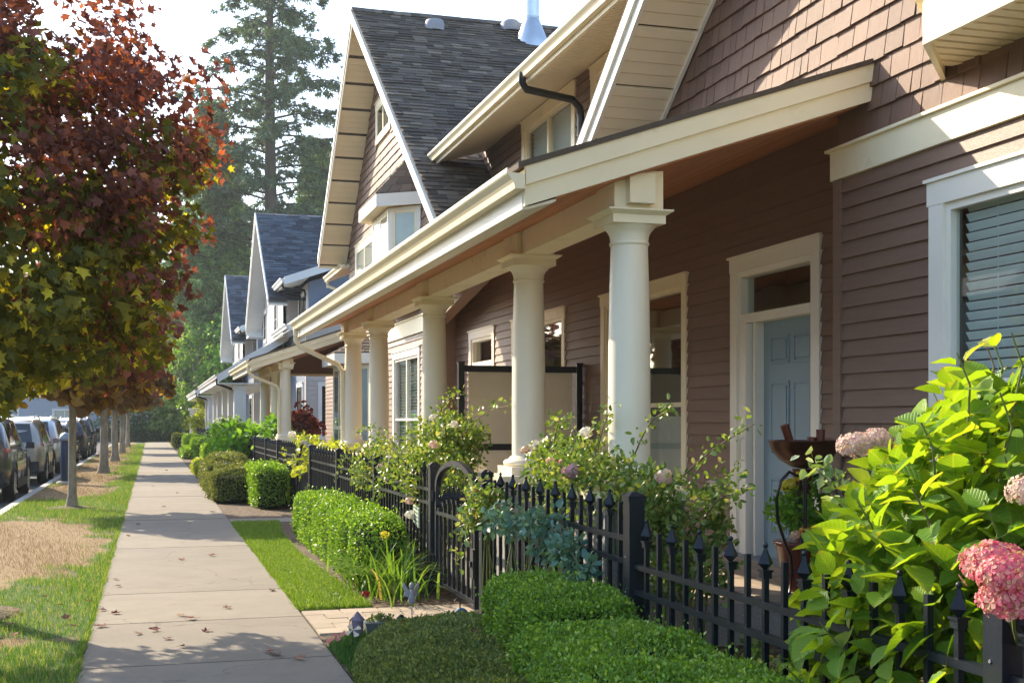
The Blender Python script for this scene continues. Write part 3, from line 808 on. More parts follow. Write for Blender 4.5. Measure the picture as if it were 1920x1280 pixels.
# near gable wall
W2 = MB()
W2.prism([(WX, -1, 3.1), (WX, 7.49, 3.1), (WX, 7.49, 3.7), (WX, 11.1, 3.8), (WX, 2.95, GZ(2.95)), (WX, -1, GZ(2.95) - 2.8)], (.2, 0, 0))
W2 = W2.build('gable_wall', M['shake'], H)
shakes(fw, 3.37, 6.6, .158, lambda z: 3.4, lambda z: (7.49 if z < 3.70 else min(10.42 + (4.28 - z) / .70, 11.2)), lambda a: PR(WX) - .10 if a > 7.03 else 0, [(4.1, 6.05, 3.5, 7)], 3)

def soffit_strips(parent, xw, x0, zf, ya, yb, step, m, each=True):
    """strips of ventilated soffit under a raking overhang; zf(y) is the underside"""
    n = int(abs(yb - ya) / step)
    sg = 1 if yb > ya else -1
    for i in range(n):
        p, q = ya + sg * i * step, ya + sg * (i + 1) * step
        b = MB()
        wide = (i % 5 == 4)
        off = .0
        up = .028
        p2, q2 = p + sg * .006, q - sg * (.03 if wide else .004)
        b.hexa([(x0, p2, zf(p2) + off), (xw, p2, zf(p2) + off), (xw, q2, zf(q2) + off + .006), (x0, q2, zf(q2) + off + .006),
                (x0, p2, zf(p2) + up + off), (xw, p2, zf(p2) + up + off), (xw, q2, zf(q2) + up + off), (x0, q2, zf(q2) + up + off)])
        b.build('soffit_strip', m, parent)

# near gable roof, far slope
RA = MB()
yl = 11.36
RA.prism([(3.885, 2.95, GZ(2.95) + .27), (3.885, yl, GZ(yl) + .27), (3.885, yl, GZ(yl) + .32), (3.885, 2.95, GZ(2.95) + .32)], (9, 0, 0))
RA.prism([(3.885, 2.95, GZ(2.95) + .27), (3.885, -4, GZ(2.95) - 4.6), (3.885, -4, GZ(2.95) - 4.55), (3.885, 2.95, GZ(2.95) + .32)], (9, 0, 0))
RA = RA.build('roof', M['roof_i'], H)
b = MB()
b.prism([(3.90, 2.95, GZ(2.95) + .00), (3.90, yl, GZ(yl) + .0), (3.90, yl, GZ(yl) + .262), (3.90, 2.95, GZ(2.95) + .262)], (.035, 0, 0))
b.prism([(3.872, 2.95, GZ(2.95) + .13), (3.872, yl, GZ(yl) + .13), (3.872, yl, GZ(yl) + .258), (3.872, 2.95, GZ(2.95) + .258)], (.027, 0, 0))
b.build('rake_board', M['white'], RA)
SO = MB(); SO.prism([(3.936, 2.95, GZ(2.95) + .07), (3.936, yl, GZ(yl) + .07), (3.936, yl, GZ(yl) + .1), (3.936, 2.95, GZ(2.95) + .1)], (.6, 0, 0))
SO = SO.build('soffit', M['bark_dark'], H)
soffit_strips(SO, WX - .05, 3.937, GZ, 11.2, 5.6, .105, M['vinyl'])
b = MB(); b.prism([(WX - .05, 5.0, GZ(5.0) - .03), (WX - .05, 11.2, GZ(11.2) - .03), (WX - .05, 11.2, GZ(11.2) + .06), (WX - .05, 5.0, GZ(5.0) + .06)], (.03, 0, 0)); b.build('soffit_trim', M['white'], H)

# near bay above the window: skirt, boarded underside, walls
def bay_ring(x0, ya, yb, c, xw=WX):
    """plan points of a canted bay: wall, corner, corner, wall"""
    return [(xw, ya), (x0, ya + c), (x0, yb - c), (xw, yb)]
def bay_band(parent, name, ring, z0, z1, th, m, top=None):
    b = MB()
    n = len(ring)
    cx = sum(p[0] for p in ring) / n + .4; cy = sum(p[1] for p in ring) / n
    inn = []
    for p in ring:
        v = Vector((cx - p[0], cy - p[1])); v.normalize()
        inn.append((p[0] + v.x * th * 1.3, p[1] + v.y * th * 1.3))
    for i in range(n - 1):
        p, q, r, s_ = ring[i], ring[i + 1], inn[i + 1], inn[i]
        b.hexa([(*p, z0), (*q, z0), (*r, z0), (*s_, z0), (*p, z1), (*q, z1), (*r, z1), (*s_, z1)])
    return b.build(name, m, parent)
def bay_slab(ring, z0, z1, b):
    b.prism([(p[0], p[1], z0) for p in ring], (0, 0, z1 - z0))

BA = bay_ring(4.00, 3.85, 6.33, .59)
bb = bay_band(H, 'bay_skirt', BA, 3.53, 3.79, .03, M['cream'])
ring2 = bay_ring(3.97, 3.81, 6.38, .6)
bay_band(bb, 'skirt_cap', ring2, 3.791, 3.815, .05, M['cream'])
b = MB(); rg = bay_ring(4.10, 3.95, 6.2, .5); bay_slab(rg, 3.60, 3.64, b); b.build('bay_floor', M['vinyl'], bb)
i = 0
y = 4.0
while y < 6.2:
    xa = max(4.035, 4.02 + max(0, y - 5.74) * .93 + .02)
    if WX - xa > .03:
        b = MB(); b.hexa([(xa, y + .004, 3.575), (WX, y + .004, 3.575), (WX, y + .10, 3.583), (min(xa + .08, WX), y + .10, 3.583), (xa, y + .004, 3.60), (WX, y + .004, 3.60), (WX, y + .10, 3.60), (min(xa + .08, WX), y + .10, 3.60)])
        b.build('soffit_strip', M['vinyl'], bb)
    y += .105
b = MB(); bay_slab(bay_ring(4.08, 3.95, 6.22, .5), 3.80, 5.6, b); b.build('bay_wall', M['shake_far'], H)

# porch wall with doors and windows
PA, PB = 7.49, 20.41
MC = 13.95
doors = [(8.46, 9.99), (2 * MC - 9.99, 2 * MC - 8.46)]
wins = [(10.94, 13.30), (2 * MC - 13.30, 2 * MC - 10.94)]
holes = [(d0 + .07, d1 - .07, .30, 2.86) for d0, d1 in doors] + [(p + .05, q - .05, .75, 2.87) for p, q in wins]
W3 = wall(fd, PA, PB, 0, 3.75, holes, H, M['brown'], 'porch_wall')
siding(fd, PA, PB, .36, 3.72, .112, [(d0, d1, .2, 2.93) for d0, d1 in doors] + [(p, q, .70, 2.92) for p, q in wins], W3, M['brown'])
for k, (p, q) in enumerate(wins):
    window(fd, p, q, .70, 2.92, H, cols=2, rails=(.42,), casing=.11, mt=M['cream'], curtain=True)
def front_door(d0, d1, near=True):
    b = MB()
    zt = 2.93
    fd.box(b, d0, d0 + .12, .32, zt - .12, 0, .034); fd.box(b, d1 - .12, d1, .32, zt - .12, 0, .034)
    fd.box(b, d0 - .01, d1 + .01, zt - .12, zt, 0, .037); fd.box(b, d0 - .03, d1 + .03, zt + .0005, zt + .022, 0, .055)
    e0, e1 = d0 + .12, d1 - .12
    fd.box(b, e0, e0 + .05, .32, 2.81, -.115, .012); fd.box(b, e1 - .05, e1, .32, 2.81, -.115, .012)
    fd.box(b, e0 + .05, e1 - .05, 2.76, 2.81, -.115, .012)
    fd.box(b, e0 + .05, e1 - .05, 2.35, 2.43, -.115, .016)
    s1 = e1 - .05
    so_ = s1 - .24
    fd.box(b, so_, so_ + .035, .33, 2.35, -.115, .0)
    fd.box(b, so_ + .035, s1, .33, 2.35, -.115, -.075)
    fr_ = b.build('door_frame', M['white'], H)
    t = MB(); fd.box(t, e0 + .06, e1 - .06, 2.44, 2.75, -.06, -.054); t.build('transom_pane', M['glass'], fr_)
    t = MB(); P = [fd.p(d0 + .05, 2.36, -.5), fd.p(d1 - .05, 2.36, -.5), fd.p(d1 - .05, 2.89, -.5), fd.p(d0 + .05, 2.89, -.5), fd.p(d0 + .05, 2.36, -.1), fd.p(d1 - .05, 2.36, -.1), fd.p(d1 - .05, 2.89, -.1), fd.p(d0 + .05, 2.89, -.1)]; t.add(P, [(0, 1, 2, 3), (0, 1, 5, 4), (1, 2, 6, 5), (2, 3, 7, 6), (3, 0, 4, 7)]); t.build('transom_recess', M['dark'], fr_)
    t = MB(); fd.box(t, s1 - .165, s1 - .085, .34, 2.345, -.03, .052); fd.box(t, s1 - .083, s1 - .012, .34, 2.345, -.03, .03)
    t.build('screen_housing', M['white'], fr_)
    t = MB(); hz = 1.25; a_ = s1 - .125
    t.tube([fd.p(a_, hz - .1, .052), fd.p(a_, hz - .09, .085), fd.p(a_, hz + .09, .085), fd.p(a_, hz + .1, .052)], .008, 6); t.build('screen_handle', M['white'], fr_)
    t = MB(); fd.box(t, d0 - .02, d1 + .02, .25, .335, -.115, .12); t.build('threshold', M['galv'], fr_)
    b = MB(); fd.box(b, e0 + .05, so_, .335, 2.35, -.115, -.085)
    dr = b.build('front_door', M['door'], H)
    wv = so_ - e0 - .05
    for c in range(2):
        p0 = e0 + .05 + wv * (.12 + .41 * c); p1 = p0 + wv * .33
        for (za, zb) in ((.52, 1.02), (1.20, 1.83), (1.98, 2.22)):
            t = MB()
            fd.box(t, p0, p1, za, za + .022, -.085, -.074); fd.box(t, p0, p1, zb - .022, zb, -.085, -.074)
            fd.box(t, p0, p0 + .022, za + .022, zb - .022, -.085, -.074); fd.box(t, p1 - .022, p1, za + .022, zb - .022, -.085, -.074)
            t.prism([fd.p(p0 + .04, za + .04, -.084), fd.p(p1 - .04, za + .04, -.084), fd.p(p1 - .04, zb - .04, -.084), fd.p(p0 + .04, zb - .04, -.084)], fd.n * .012)
            t.build('door_panel', M['door'], dr)
    t = MB(); t.lathe([(.004, 0), (.012, .004), (.008, .01)], n=10)
    o = link('peephole', t.mesh('peephole', M['rim']), dr, Matrix.Translation(fd.p((e0 + so_) / 2, 1.78, -.085)) @ Matrix.Rotation(-math.pi / 2, 4, 'Y'))
    t = MB(); t.lathe([(.028, 0), (.03, .012), (.012, .02), (.012, .045), (.03, .055), (.032, .075), (.02, .09)], n=14)
    link('door_knob', t.mesh('door_knob', M['rim']), dr, Matrix.Translation(fd.p(e0 + .12, 1.25, -.085)) @ Matrix.Rotation(-math.pi / 2, 4, 'Y'))
    t = MB(); t.lathe([(.028, 0), (.03, .02), (.02, .03)], n=14)
    link('dead_bolt', t.mesh('dead_bolt', M['rim']), dr, Matrix.Translation(fd.p(e0 + .12, 1.42, -.085)) @ Matrix.Rotation(-math.pi / 2, 4, 'Y'))
for d in doors: front_door(*d)
b = MB(); fd.box(b, 8.46 - .02, 8.46 + .02, 1.25, 1.36, .034, .06); b.build('doorbell', mat('brass_bell', (.5, .4, .2), .4, metal=.3), H)

# vent box on the porch wall
v = MB(); fd.box(v, 10.22, 10.40, .72, .93, .0, .035); v.prism([fd.p(10.2, .93, .0), fd.p(10.2, .93, .07), fd.p(10.2, .955, .0)], Vector((0, .22, 0)))
v = v.build('dryer_vent', M['white'], H)
b = MB(); fd.box(b, 10.25, 10.37, .75, .89, .035, .10); b.build('vent_hood', M['plastic'], v)

# porch floor, steps
b = MB(); b.box((2.75, 7.5, -.1), (5.0, 20.4, .26)); fl = b.build('porch_floor', M['stone'], H)
y = 7.52
while y < 20.3:
    x = 2.72
    while x < 4.9:
        t = MB(); t.box((x + .004, y + .004, .262), (min(x + .30, 4.95) - .004, min(y + .45, 20.38) - .004, .312 + RR.uniform(-.002, .002)))
        t.build('floor_tile', M['paver'], fl); x += .30
    y += .45

# porch roof

def roof_plane(b, x0, x1, y0, y1, dz, th=.035, f=PR):
    b.prism([(x0, y0, f(x0) + dz), (x1, y0, f(x1) + dz), (x1, y0, f(x1) + dz - th), (x0, y0, f(x0) + dz - th)], (0, y1 - y0, 0))
def porch_roof(y0, y1, dz, ycut, cols, nb=True):
    b = MB()
    roof_plane(b, 2.10, WX - .005, y0 - .012, ycut, dz + .02)
    roof_plane(b, 2.10, 5.02, ycut, y1, dz + .02)
    roof_plane(b, 2.20, WX - .005, y0 + .03, ycut, dz - .02, .09); roof_plane(b, 2.20, 5.02, ycut, y1, dz - .02, .09)
    R_ = b.build('porch_roof', M['roof_i'], H)
    r = MB()
    for (a, e, dd) in ((0.0, -.128, .0), (-.125, -.252, .022)):
        r.prism([(2.15, y0 + dd, PR(2.15) + dz + a), (WX - .002, y0 + dd, PR(WX) + dz + a), (WX - .002, y0 + dd, PR(WX) + dz + e), (2.15, y0 + dd, PR(2.15) + dz + e)], (0, .035, 0))
    r.build('rake_board', M['cream'], R_)
    f = MB(); f.box((2.145, y0 + .06, 2.775 + dz), (2.18, y1, 3.0 + dz)); f.build('fascia', M['white'], R_)
    f = MB(); f.prism([(2.181, y0 + .06, 2.775 + dz), (2.36, y0 + .06, 2.832 + dz), (2.36, y0 + .06, 2.85 + dz), (2.181, y0 + .06, 2.793 + dz)], (0, y1 - y0 - .06, 0)); f.build('soffit_edge', M['white'], R_)
    g_ = MB(); gutter(g_, 2.143, y0 - .01, y1 + .05, 3.005 + dz); g_.build('gutter', M['cream'], R_)
    x = 2.36
    while x < 4.98:
        e = min(x + .095, 5.0)
        s_ = MB(); zz = lambda q: 2.85 + (q - 2.36) * .339 + dz
        ya = y0 + .06 if x < WX - .1 else ycut + .01
        s_.hexa([(x + .002, ya, zz(x)), (e - .003, ya, zz(e)), (e - .003, y1, zz(e)), (x + .002, y1, zz(x)), (x + .002, ya, zz(x) + .02), (e - .003, ya, zz(e) + .02), (e - .003, y1, zz(e) + .02), (x + .002, y1, zz(x) + .02)])
        s_.build('soffit_board', M['cedar'], R_)
        x += .095
    bm = MB(); bm.box((2.84, cols[0] - .10, 2.83 + dz), (3.06, cols[-1] + .16, 3.06 + dz)); bm.build('porch_beam', M['cream'], H)
    for i, cy in enumerate(cols):
        c = MB()
        sg = 1
        c.box((2.785, cy - .165, 2.832 + dz), (3.115, cy + .165, 3.08 + dz))
        if i == 0:
            c.box((2.86, cy - .24, 2.86 + dz), (3.03, cy - .166, 3.05 + dz))
        c.build('beam_block', M['cream'], H)
        column(cy, dz)
def column(cy, dz):
    cx = 2.95; zb = 1.06
    p = MB(); p.box((cx - .27, cy - .27, -.05), (cx + .27, cy + .27, 1.0)); p = p.build('pedestal', M['stone'], H)
    q = MB(); q.box((cx - .31, cy - .31, 1.0005), (cx + .31, cy + .31, zb)); q.build('pedestal_cap', M['cream'], p)
    k = MB(); n = 40
    k.lathe([(.136, 0.15), (.137, .5), (.135, .9), (.128, 1.30), (.120, 1.56)], (cx, cy, zb), n, 0, True, False)
    k.lathe([(.120, 1.56), (.127, 1.562), (.130, 1.572), (.127, 1.582), (.122, 1.584)], (cx, cy, zb), n, 0, True, False)
    k.lathe([(.122, 1.584), (.124, 1.60), (.128, 1.625), (.142, 1.650), (.160, 1.668), (.170, 1.685)], (cx, cy, zb), n, 0, True, False)
    k = k.build('column', M['column'], H)
    c = MB(); z0 = zb + 1.685
    c.box((cx - .178, cy - .178, z0), (cx + .178, cy + .178, z0 + .04))
    c.prism([(cx - .178, cy - .178, z0 + .0405), (cx + .178, cy - .178, z0 + .0405), (cx + .178, cy + .178, z0 + .0405), (cx - .178, cy + .178, z0 + .0405)], (0, 0, .012))
    c.hexa([(cx - .182, cy - .182, z0 + .053), (cx + .182, cy - .182, z0 + .053), (cx + .182, cy + .182, z0 + .053), (cx - .182, cy + .182, z0 + .053),
            (cx - .215, cy - .215, z0 + .075), (cx + .215, cy - .215, z0 + .075), (cx + .215, cy + .215, z0 + .075), (cx - .215, cy + .215, z0 + .075)])
    c.box((cx - .218, cy - .218, z0 + .0755), (cx + .218, cy + .218, z0 + .0855))
    c.build('capital', M['cream'], k)
    c = MB(); c.box((cx - .205, cy - .205, zb + .0005), (cx + .205, cy + .205, zb + .07))
    c.lathe([(.19, .0705), (.205, .085), (.208, .10), (.198, .118), (.165, .128), (.158, .14), (.145, .15), (.136, .155)], (cx, cy, zb), n, 0, True, False)
    c.build('column_base', M['column'], k)
    t_ = dz
COLS1 = [7.37, 9.57, 13.06, 16.46, 18.67]
porch_roof(7.03, 19.0, 0.0, 7.50, COLS1)

# downspout at the far end of the first gutter
def downspout(pts, m, parent, r=.036):
    b = MB(); b.tube(pts, r, 8); return b.build('downspout', m, parent)
downspout([(2.10, 18.86, 2.90), (2.10, 18.86, 2.72), (2.16, 18.83, 2.62), (2.72, 18.70, 2.35), (2.79, 18.68, 2.25), (2.80, 18.68, 1.1)], M['cream'], H, .038)

# black downspout of the upper gutter and the dormer between the gables
DZ = lambda x: 5.50 + .30 * (x - 4.25)
dwin = [(14.35, 16.62, 4.12, 5.69), (11.3, 13.78, 4.12, 5.69)]
W4 = wall(fdm, 8.6, 19.6, 3.9, 5.76, [(a + .05, e - .05, z + .05, t - .05) for a, e, z, t in dwin], H, M['brown'], 'dormer_wall')
siding(fdm, 8.6, 19.4, 4.0, 5.74, .125, dwin, W4, M['brown'])
for a, e, z, t in dwin:
    window(fdm, a, e, z, t, H, cols=2, rails=(), casing=.13, mt=M['cream'], blind=(4.4, 5.5, 'all'))
b = MB()
b.prism([(4.26, 8.6, DZ(4.26) + .13), (13, 8.6, DZ(13) + .13), (13, 8.6, DZ(13) + .17), (4.26, 8.6, DZ(4.26) + .17)], (0, 10.1, 0))
DR = b.build('dormer_roof', M['roof_i'], H)
b = MB()
y = 8.65
while y < 18.6:
    b.hexa([(4.27, y + .003, DZ(4.27)), (5.06, y + .003, DZ(5.06)), (5.06, y + .094, DZ(5.06) + .004), (4.27, y + .094, DZ(4.27) + .004),
            (4.27, y + .003, DZ(4.27) + .02), (5.06, y + .003, DZ(5.06) + .02), (5.06, y + .094, DZ(5.06) + .02), (4.27, y + .094, DZ(4.27) + .02)])
    y += .10
b.prism([(4.27, 18.64, DZ(4.27)), (5.4, 18.64, DZ(5.4)), (5.4, 18.64, DZ(5.4) + .12), (4.27, 18.64, DZ(4.27) + .12)], (0, .04, 0))
b.prism([(5.06, 18.6, DZ(5.06)), (5.6, 18.6, DZ(5.06)), (5.6, 18.6, DZ(5.6) + .1), (5.06, 18.6, DZ(5.06) + .1)], (0, .03, 0))
o = b.build('dormer_soffit', M['vinyl'], DR); o['kind'] = 'stuff'
b = MB(); b.box((4.232, 8.6, 5.47), (4.268, 18.68, 5.65)); b.build('fascia', M['cream'], DR)
b = MB(); gutter(b, 4.23, 8.6, 18.7, 5.64); b.build('gutter', M['cream'], DR)
b = MB(); b.tube([(4.17, 13.78, 5.58), (4.17, 13.78, 5.46), (4.22, 13.79, 5.39), (4.86, 13.97, 5.36), (4.96, 13.99, 5.27), (4.975, 13.995, 5.15), (4.975, 14.0, 4.02)], .045, 10); b.build('downspout', M['black'], H)

# ------------------------------------------------------------------ far gable of the brown house
YP, ZP = 24.65, 9.80
BN = lambda y: ZP - .71 * (YP - y)
BF = lambda y: ZP - .83 * (y - YP)
BZ = lambda y: BN(y) if y < YP else BF(y)
b = MB()
ya_, yb_ = 16.2, 29.85
b.prism([(3.90, YP, ZP - .055), (3.90, ya_, BN(ya_) - .055), (3.90, ya_, BN(ya_) - .015), (3.90, YP, ZP - .015)], (10, 0, 0))
b.prism([(3.90, YP, ZP - .055), (3.90, yb_, BF(yb_) - .055), (3.90, yb_, BF(yb_) - .005), (3.90, YP, ZP - .005)], (10, 0, 0))
RB = b.build('roof', M['roof_i'], H)
sl_ = Vector((0, -1, -.71)).normalized(); nm_ = Vector((0, -.71, 1)).normalized()
tabs = []
r_ = random.Random(4)
L_ = (YP - ya_) * math.sqrt(1 + .71 ** 2)
s = .0
while s < L_:
    x = 3.88 - r_.random() * .3
    while x < 10.5:
        wd = r_.choice([.16, .2, .26, .32, .36])
        p = max(x, 3.88)
        if x + wd - p > .04:
            base = Vector((0, YP, ZP - .015)) + sl_ * s
            c = Vector((p, base.y, base.z)); q = x + wd - .004
            th = r_.choice([.010, .014, .024, .028])
            e = base + sl_ * (.15)
            pts = [(p, base.y, base.z), (q, base.y, base.z), (q, base.y + nm_.y * .004, base.z + nm_.z * .004), (p, base.y + nm_.y * .004, base.z + nm_.z * .004)]
            pts += [(p, e.y, e.z), (q, e.y, e.z), (q, e.y + nm_.y * th, e.z + nm_.z * th), (p, e.y + nm_.y * th, e.z + nm_.z * th)]
            hidden = 60 if (x > 5.1 and base.y < 19.4) else 0
            tabs.append((c.length + hidden, pts))
        x += wd
    s += .145
tabs.sort(key=lambda t: t[0])
fld = MB()
for i, (d, pts) in enumerate(tabs):
    if i < 300:
        t = MB(); t.hexa(pts); t.build('roof_shingle', M['roof'], RB)
    else:
        fld.hexa(pts)
o = fld.build('shingle_field', M['roof_i'], RB); o['kind'] = 'stuff'
b = MB()
x = 3.86
while x < 11:
    b.prism([(x, YP, ZP + .03 + .008 * RR.random()), (x, YP - .14, ZP - .075), (x, YP - .14, ZP - .095), (x, YP, ZP), (x, YP + .14, ZP - .105), (x, YP + .14, ZP - .09)], (.25, 0, 0)); x += .2
o = b.build('ridge_cap', M['roof_i'], RB)
b = MB()
for d0, x in ((.0, 3.87), (.10, 3.845)):
    b.prism([(x, YP, ZP - .06 - d0 * .0), (x, ya_, BN(ya_) - .06), (x, ya_, BN(ya_) - .30 + d0), (x, YP, ZP - .33 + d0)], (.027, 0, 0))
    b.prism([(x, YP, ZP - .06), (x, yb_, BF(yb_) - .06), (x, yb_, BF(yb_) - .30 + d0), (x, YP, ZP - .33 + d0)], (.027, 0, 0))
b.build('rake_board', M['white'], RB)
b = MB()
b.prism([(3.9, YP, ZP - .27), (3.9, ya_, BN(ya_) - .25), (3.9, ya_, BN(ya_) - .22), (3.9, YP, ZP - .24)], (.65, 0, 0))
b.prism([(3.9, YP, ZP - .27), (3.9, yb_, BF(yb_) - .25), (3.9, yb_, BF(yb_) - .22), (3.9, YP, ZP - .24)], (.65, 0, 0))
SB = b.build('soffit', M['bark_dark'], H)
def strips_far(parent, zf, ya, yb, n):
    for i in range(n):
        p, q = ya + (yb - ya) * i / n, ya + (yb - ya) * (i + 1) / n
        for k in range(4):
            u, v = p + (q - p) * (k * .222), p + (q - p) * (k * .222 + .200)
            off = 0 if k < 4 else .02
            b = MB()
            b.hexa([(3.902, u, zf(u) - .275), (WX - .005, u, zf(u) - .275), (WX - .005, v, zf(v) - .28), (3.902, v, zf(v) - .28), (3.902, u, zf(u) - .252), (WX - .005, u, zf(u) - .252), (WX - .005, v, zf(v) - .252), (3.902, v, zf(v) - .252)])
            b.build('soffit_strip', M['vinyl'], parent)
strips_far(SB, BF, YP + .15, yb_ - .02, 10)
strips_far(SB, BN, YP - .15, 17.0, 4)
b = MB(); b.box((3.9, yb_ - .02, BF(yb_) - .30), (WX + .3, yb_ + .0, BF(yb_) - .02)); b.build('rake_return', M['cream'], SB)
# gable wall
GYB, GYF = 20.41, 29.2
b = MB()
b.prism([(WX, GYB, 3.05), (WX, 16.3, 3.7), (WX, YP, ZP - .3), (WX, GYF, BF(GYF) - .28), (WX, GYF, 3.05)], (.2, 0, 0))
b.build('gable_wall', M['shake_far'], H)
winU = (25.75, 28.25, 4.50, 5.50); winT = (23.9, 25.55, 7.25, 8.12)
bayY = (21.1, 23.75)
shakes(fw, 3.38, ZP - .5, .165, lambda z: (GYB if z < 3.85 else max(16.6, YP - (ZP - .27 - z) / .71)), lambda z: min(GYF, YP + (ZP - .27 - z) / .83),
       lambda a: PR(WX) - .1 if a < 19.0 else 0, [winU, winT, (bayY[0] + .1, bayY[1] - .1, 3.4, 6.0)], 8)
window(fw, *winU, H, cols=2, casing=.13, mt=M['cream'], shallow=True, blind=(4.7, 5.3, 'all'))
window(fw, *winT, H, cols=2, casing=.13, mt=M['cream'], shallow=True)
# ground floor of the far wing
winG = (21.15, 23.65, .72, 2.80)
W6 = wall(fw, GYB, GYF, -.05, 3.05, [(winG[0] + .05, winG[1] - .05, winG[2] + .05, winG[3] - .05)], H, M['brown'], 'wing_wall')
siding(fw, GYB + .08, GYF, .25, 3.03, .112, [winG, (25.6, 28.9, 0, 3.2)], W6, M['brown'], single=False)
window(fw, *winG, H, cols=2, rails=(.36,), casing=.13, mt=M['white'], blind=(.95, 2.6, 'all'))
b = MB(); fw.box(b, GYB - .04, GYF, 3.05, 3.33, -.02, .036); fw.box(b, GYB - .06, GYF, 3.331, 3.352, -.02, .06); b.build('belly_band', M['cream'], H)
b = MB(); fw.box(b, GYB - .01, GYB + .085, .1, 3.05, -.1, .034); b.build('corner_board', M['brown'], H)
b = MB(); b.box((WX + .001, GYB, -.05), (DX + .3, GYB + .1, 3.9)); b.build('wing_return', M['brown'], H)
b = MB(); b.box((WX - .02, GYB - .09, 2.98), (WX + .14, GYB + .0, 3.33)); b.build('band_return', M['cream'], H)
b = MB(); b.box((WX + .21, GYF - .1, -.05), (9, GYF, 6.0)); b.build('wing_return', M['brown'], H)

def bay(parent, x0, ya, yb, c, z0, z1, roofz, mwall, ov=.26):
    """canted bay with windows, fascia and small hipped roof"""
    ring = bay_ring(x0, ya, yb, c)
    b = MB(); bay_slab(ring, z0, z1, b)
    B_ = b.build('bay_wall', mwall, parent)
    for (p, q) in ((ring[0], ring[1]), (ring[1], ring[2]), (ring[2], ring[3])):
        t = Vector((q[0] - p[0], q[1] - p[1], 0)); L = t.length
        n = Vector((-t.y, t.x, 0)); n = n if n.x * -1 + n.y * 0 > 0 or n.x < 0 else -n
        f = Fr((p[0], p[1], 0), t, n)
        fb = MB()
        f.box(fb, .01, .09, z0 + .25, z1 - .07, .0, .024); f.box(fb, L - .09, L - .01, z0 + .25, z1 - .07, 0, .024)
        f.box(fb, .0, L, z1 - .07, z1, 0, .026); f.box(fb, 0, L, z0, z0 + .25, 0, .026)
        wn = fb.build('bay_window', M['white'], parent)
        nn = 1 if L < 1.1 else 2
        for i in range(nn):
            a0, a1 = .09 + (L - .18) * i / nn, .09 + (L - .18) * (i + 1) / nn
            zz = [z0 + .25, z0 + .25 + (z1 - z0 - .32) * .36, z1 - .07]
            for u, v in zip(zz[:-1], zz[1:]):
                s_ = MB()
                f.box(s_, a0, a0 + .05, u, v, .0, .018); f.box(s_, a1 - .05, a1, u, v, 0, .018)
                f.box(s_, a0 + .05, a1 - .05, u, u + .04, 0, .018); f.box(s_, a0 + .05, a1 - .05, v - .04, v, 0, .018)
                s_.build('sash', M['cream'], wn)
                g_ = MB(); f.box(g_, a0 + .05, a1 - .05, u + .04, v - .04, .010, .013); g_.build('pane', M['glass'], wn)
                g_ = MB(); f.box(g_, a0 + .05, a1 - .05, u + .04, v - .04, .001, .004); g_.build('blind', M['curtain'], wn)
    ro = bay_ring(x0 - ov, ya - ov * .55, yb + ov * .55, c + ov * .1)
    bay_band(B_, 'bay_fascia', ro, z1 + .0, z1 + .22, .03, M['white'])
    s_ = MB(); bay_slab([(p[0] + (.02 if i in (1, 2) else 0), p[1]) for i, p in enumerate(ro)], z1 + .02, z1 + .04, s_); s_.build('bay_soffit', M['vinyl'], B_)
    rr = MB()
    zt = z1 + .225
    ap = [(WX, ro[0][1] + .55, roofz), (WX, ro[3][1] - .55, roofz)]
    P0, P1_, P2, P3 = [(p[0], p[1], zt) for p in ro]
    rr.add([P0, P1_, P2, P3, ap[0], ap[1]], [(0, 1, 4), (1, 2, 5, 4), (2, 3, 5)])
    # shingle courses on the three faces
    def course(a, b_, c_, d_, n):
        for i in range(n):
            u, v = i / n, (i + 1) / n + .02
            la, lb = Vector(a).lerp(Vector(d_), u), Vector(b_).lerp(Vector(c_), u)
            ua, ub = Vector(a).lerp(Vector(d_), min(v, 1)), Vector(b_).lerp(Vector(c_), min(v, 1))
            k = max(1, int((lb - la).length / .22))
            for j in range(k):
                p, q = la.lerp(lb, j / k + .01), la.lerp(lb, (j + 1) / k - .005)
                r, s2 = ua.lerp(ub, (j + 1) / k - .005), ua.lerp(ub, j / k + .01)
                up = Vector((0, 0, .022 + .01 * RR.random()))
                rr.add([p, q, q + up, p + up, s2, r, r + up * .3, s2 + up * .3], [(0, 3, 2, 1), (4, 5, 6, 7), (0, 1, 5, 4), (1, 2, 6, 5), (2, 3, 7, 6), (3, 0, 4, 7)])
    course(P0, P1_, ap[0], ap[0], 6); course(P1_, P2, ap[1], ap[0], 6); course(P2, P3, ap[1], ap[1], 6)
    o = rr.build('bay_roof', mat('brown_bay_shingle', (0, 0, 0), .85, ramp=[(0, (.10, .075, .055)), (1, (.19, .14, .10))]), B_)
    return B_
bay(H, 4.06, bayY[0], bayY[1], .5, 3.5, 5.28, 6.35, M['white'])
bay(H, 4.02, 26.0, 28.75, .5, .35, 2.72, 3.35, M['white'])

# second porch of the brown house, its wall and end panel
DZ2 = -.15
W7 = wall(fd, GYF, 36.8, 0, 4.0, [], H, M['brown'], 'porch_wall')
siding(fd, GYF, 36.8, .36, 3.6, .112, [(30.2, 31.6, .2, 2.8), (32.4, 34.4, .7, 2.8)], W7, M['brown'], single=False)
window(fd, 30.2, 31.6, .3, 2.8, H, cols=1, rails=(.8,), casing=.12, mt=M['cream'], shallow=True)
window(fd, 32.4, 34.4, .7, 2.8, H, cols=2, rails=(.4,), casing=.12, mt=M['cream'], shallow=True)
COLS2 = [28.62, 30.85, 33.9]
porch_roof(28.2, 34.75, DZ2, 29.2, COLS2)
b = MB(); b.prism([(2.96, 34.45, 2.80), (5.0, 34.45, 2.80), (5.0, 34.45, 3.75), (2.96, 34.45, 3.02)], (0, .06, 0)); e_ = b.build('end_panel', M['brown'], H)
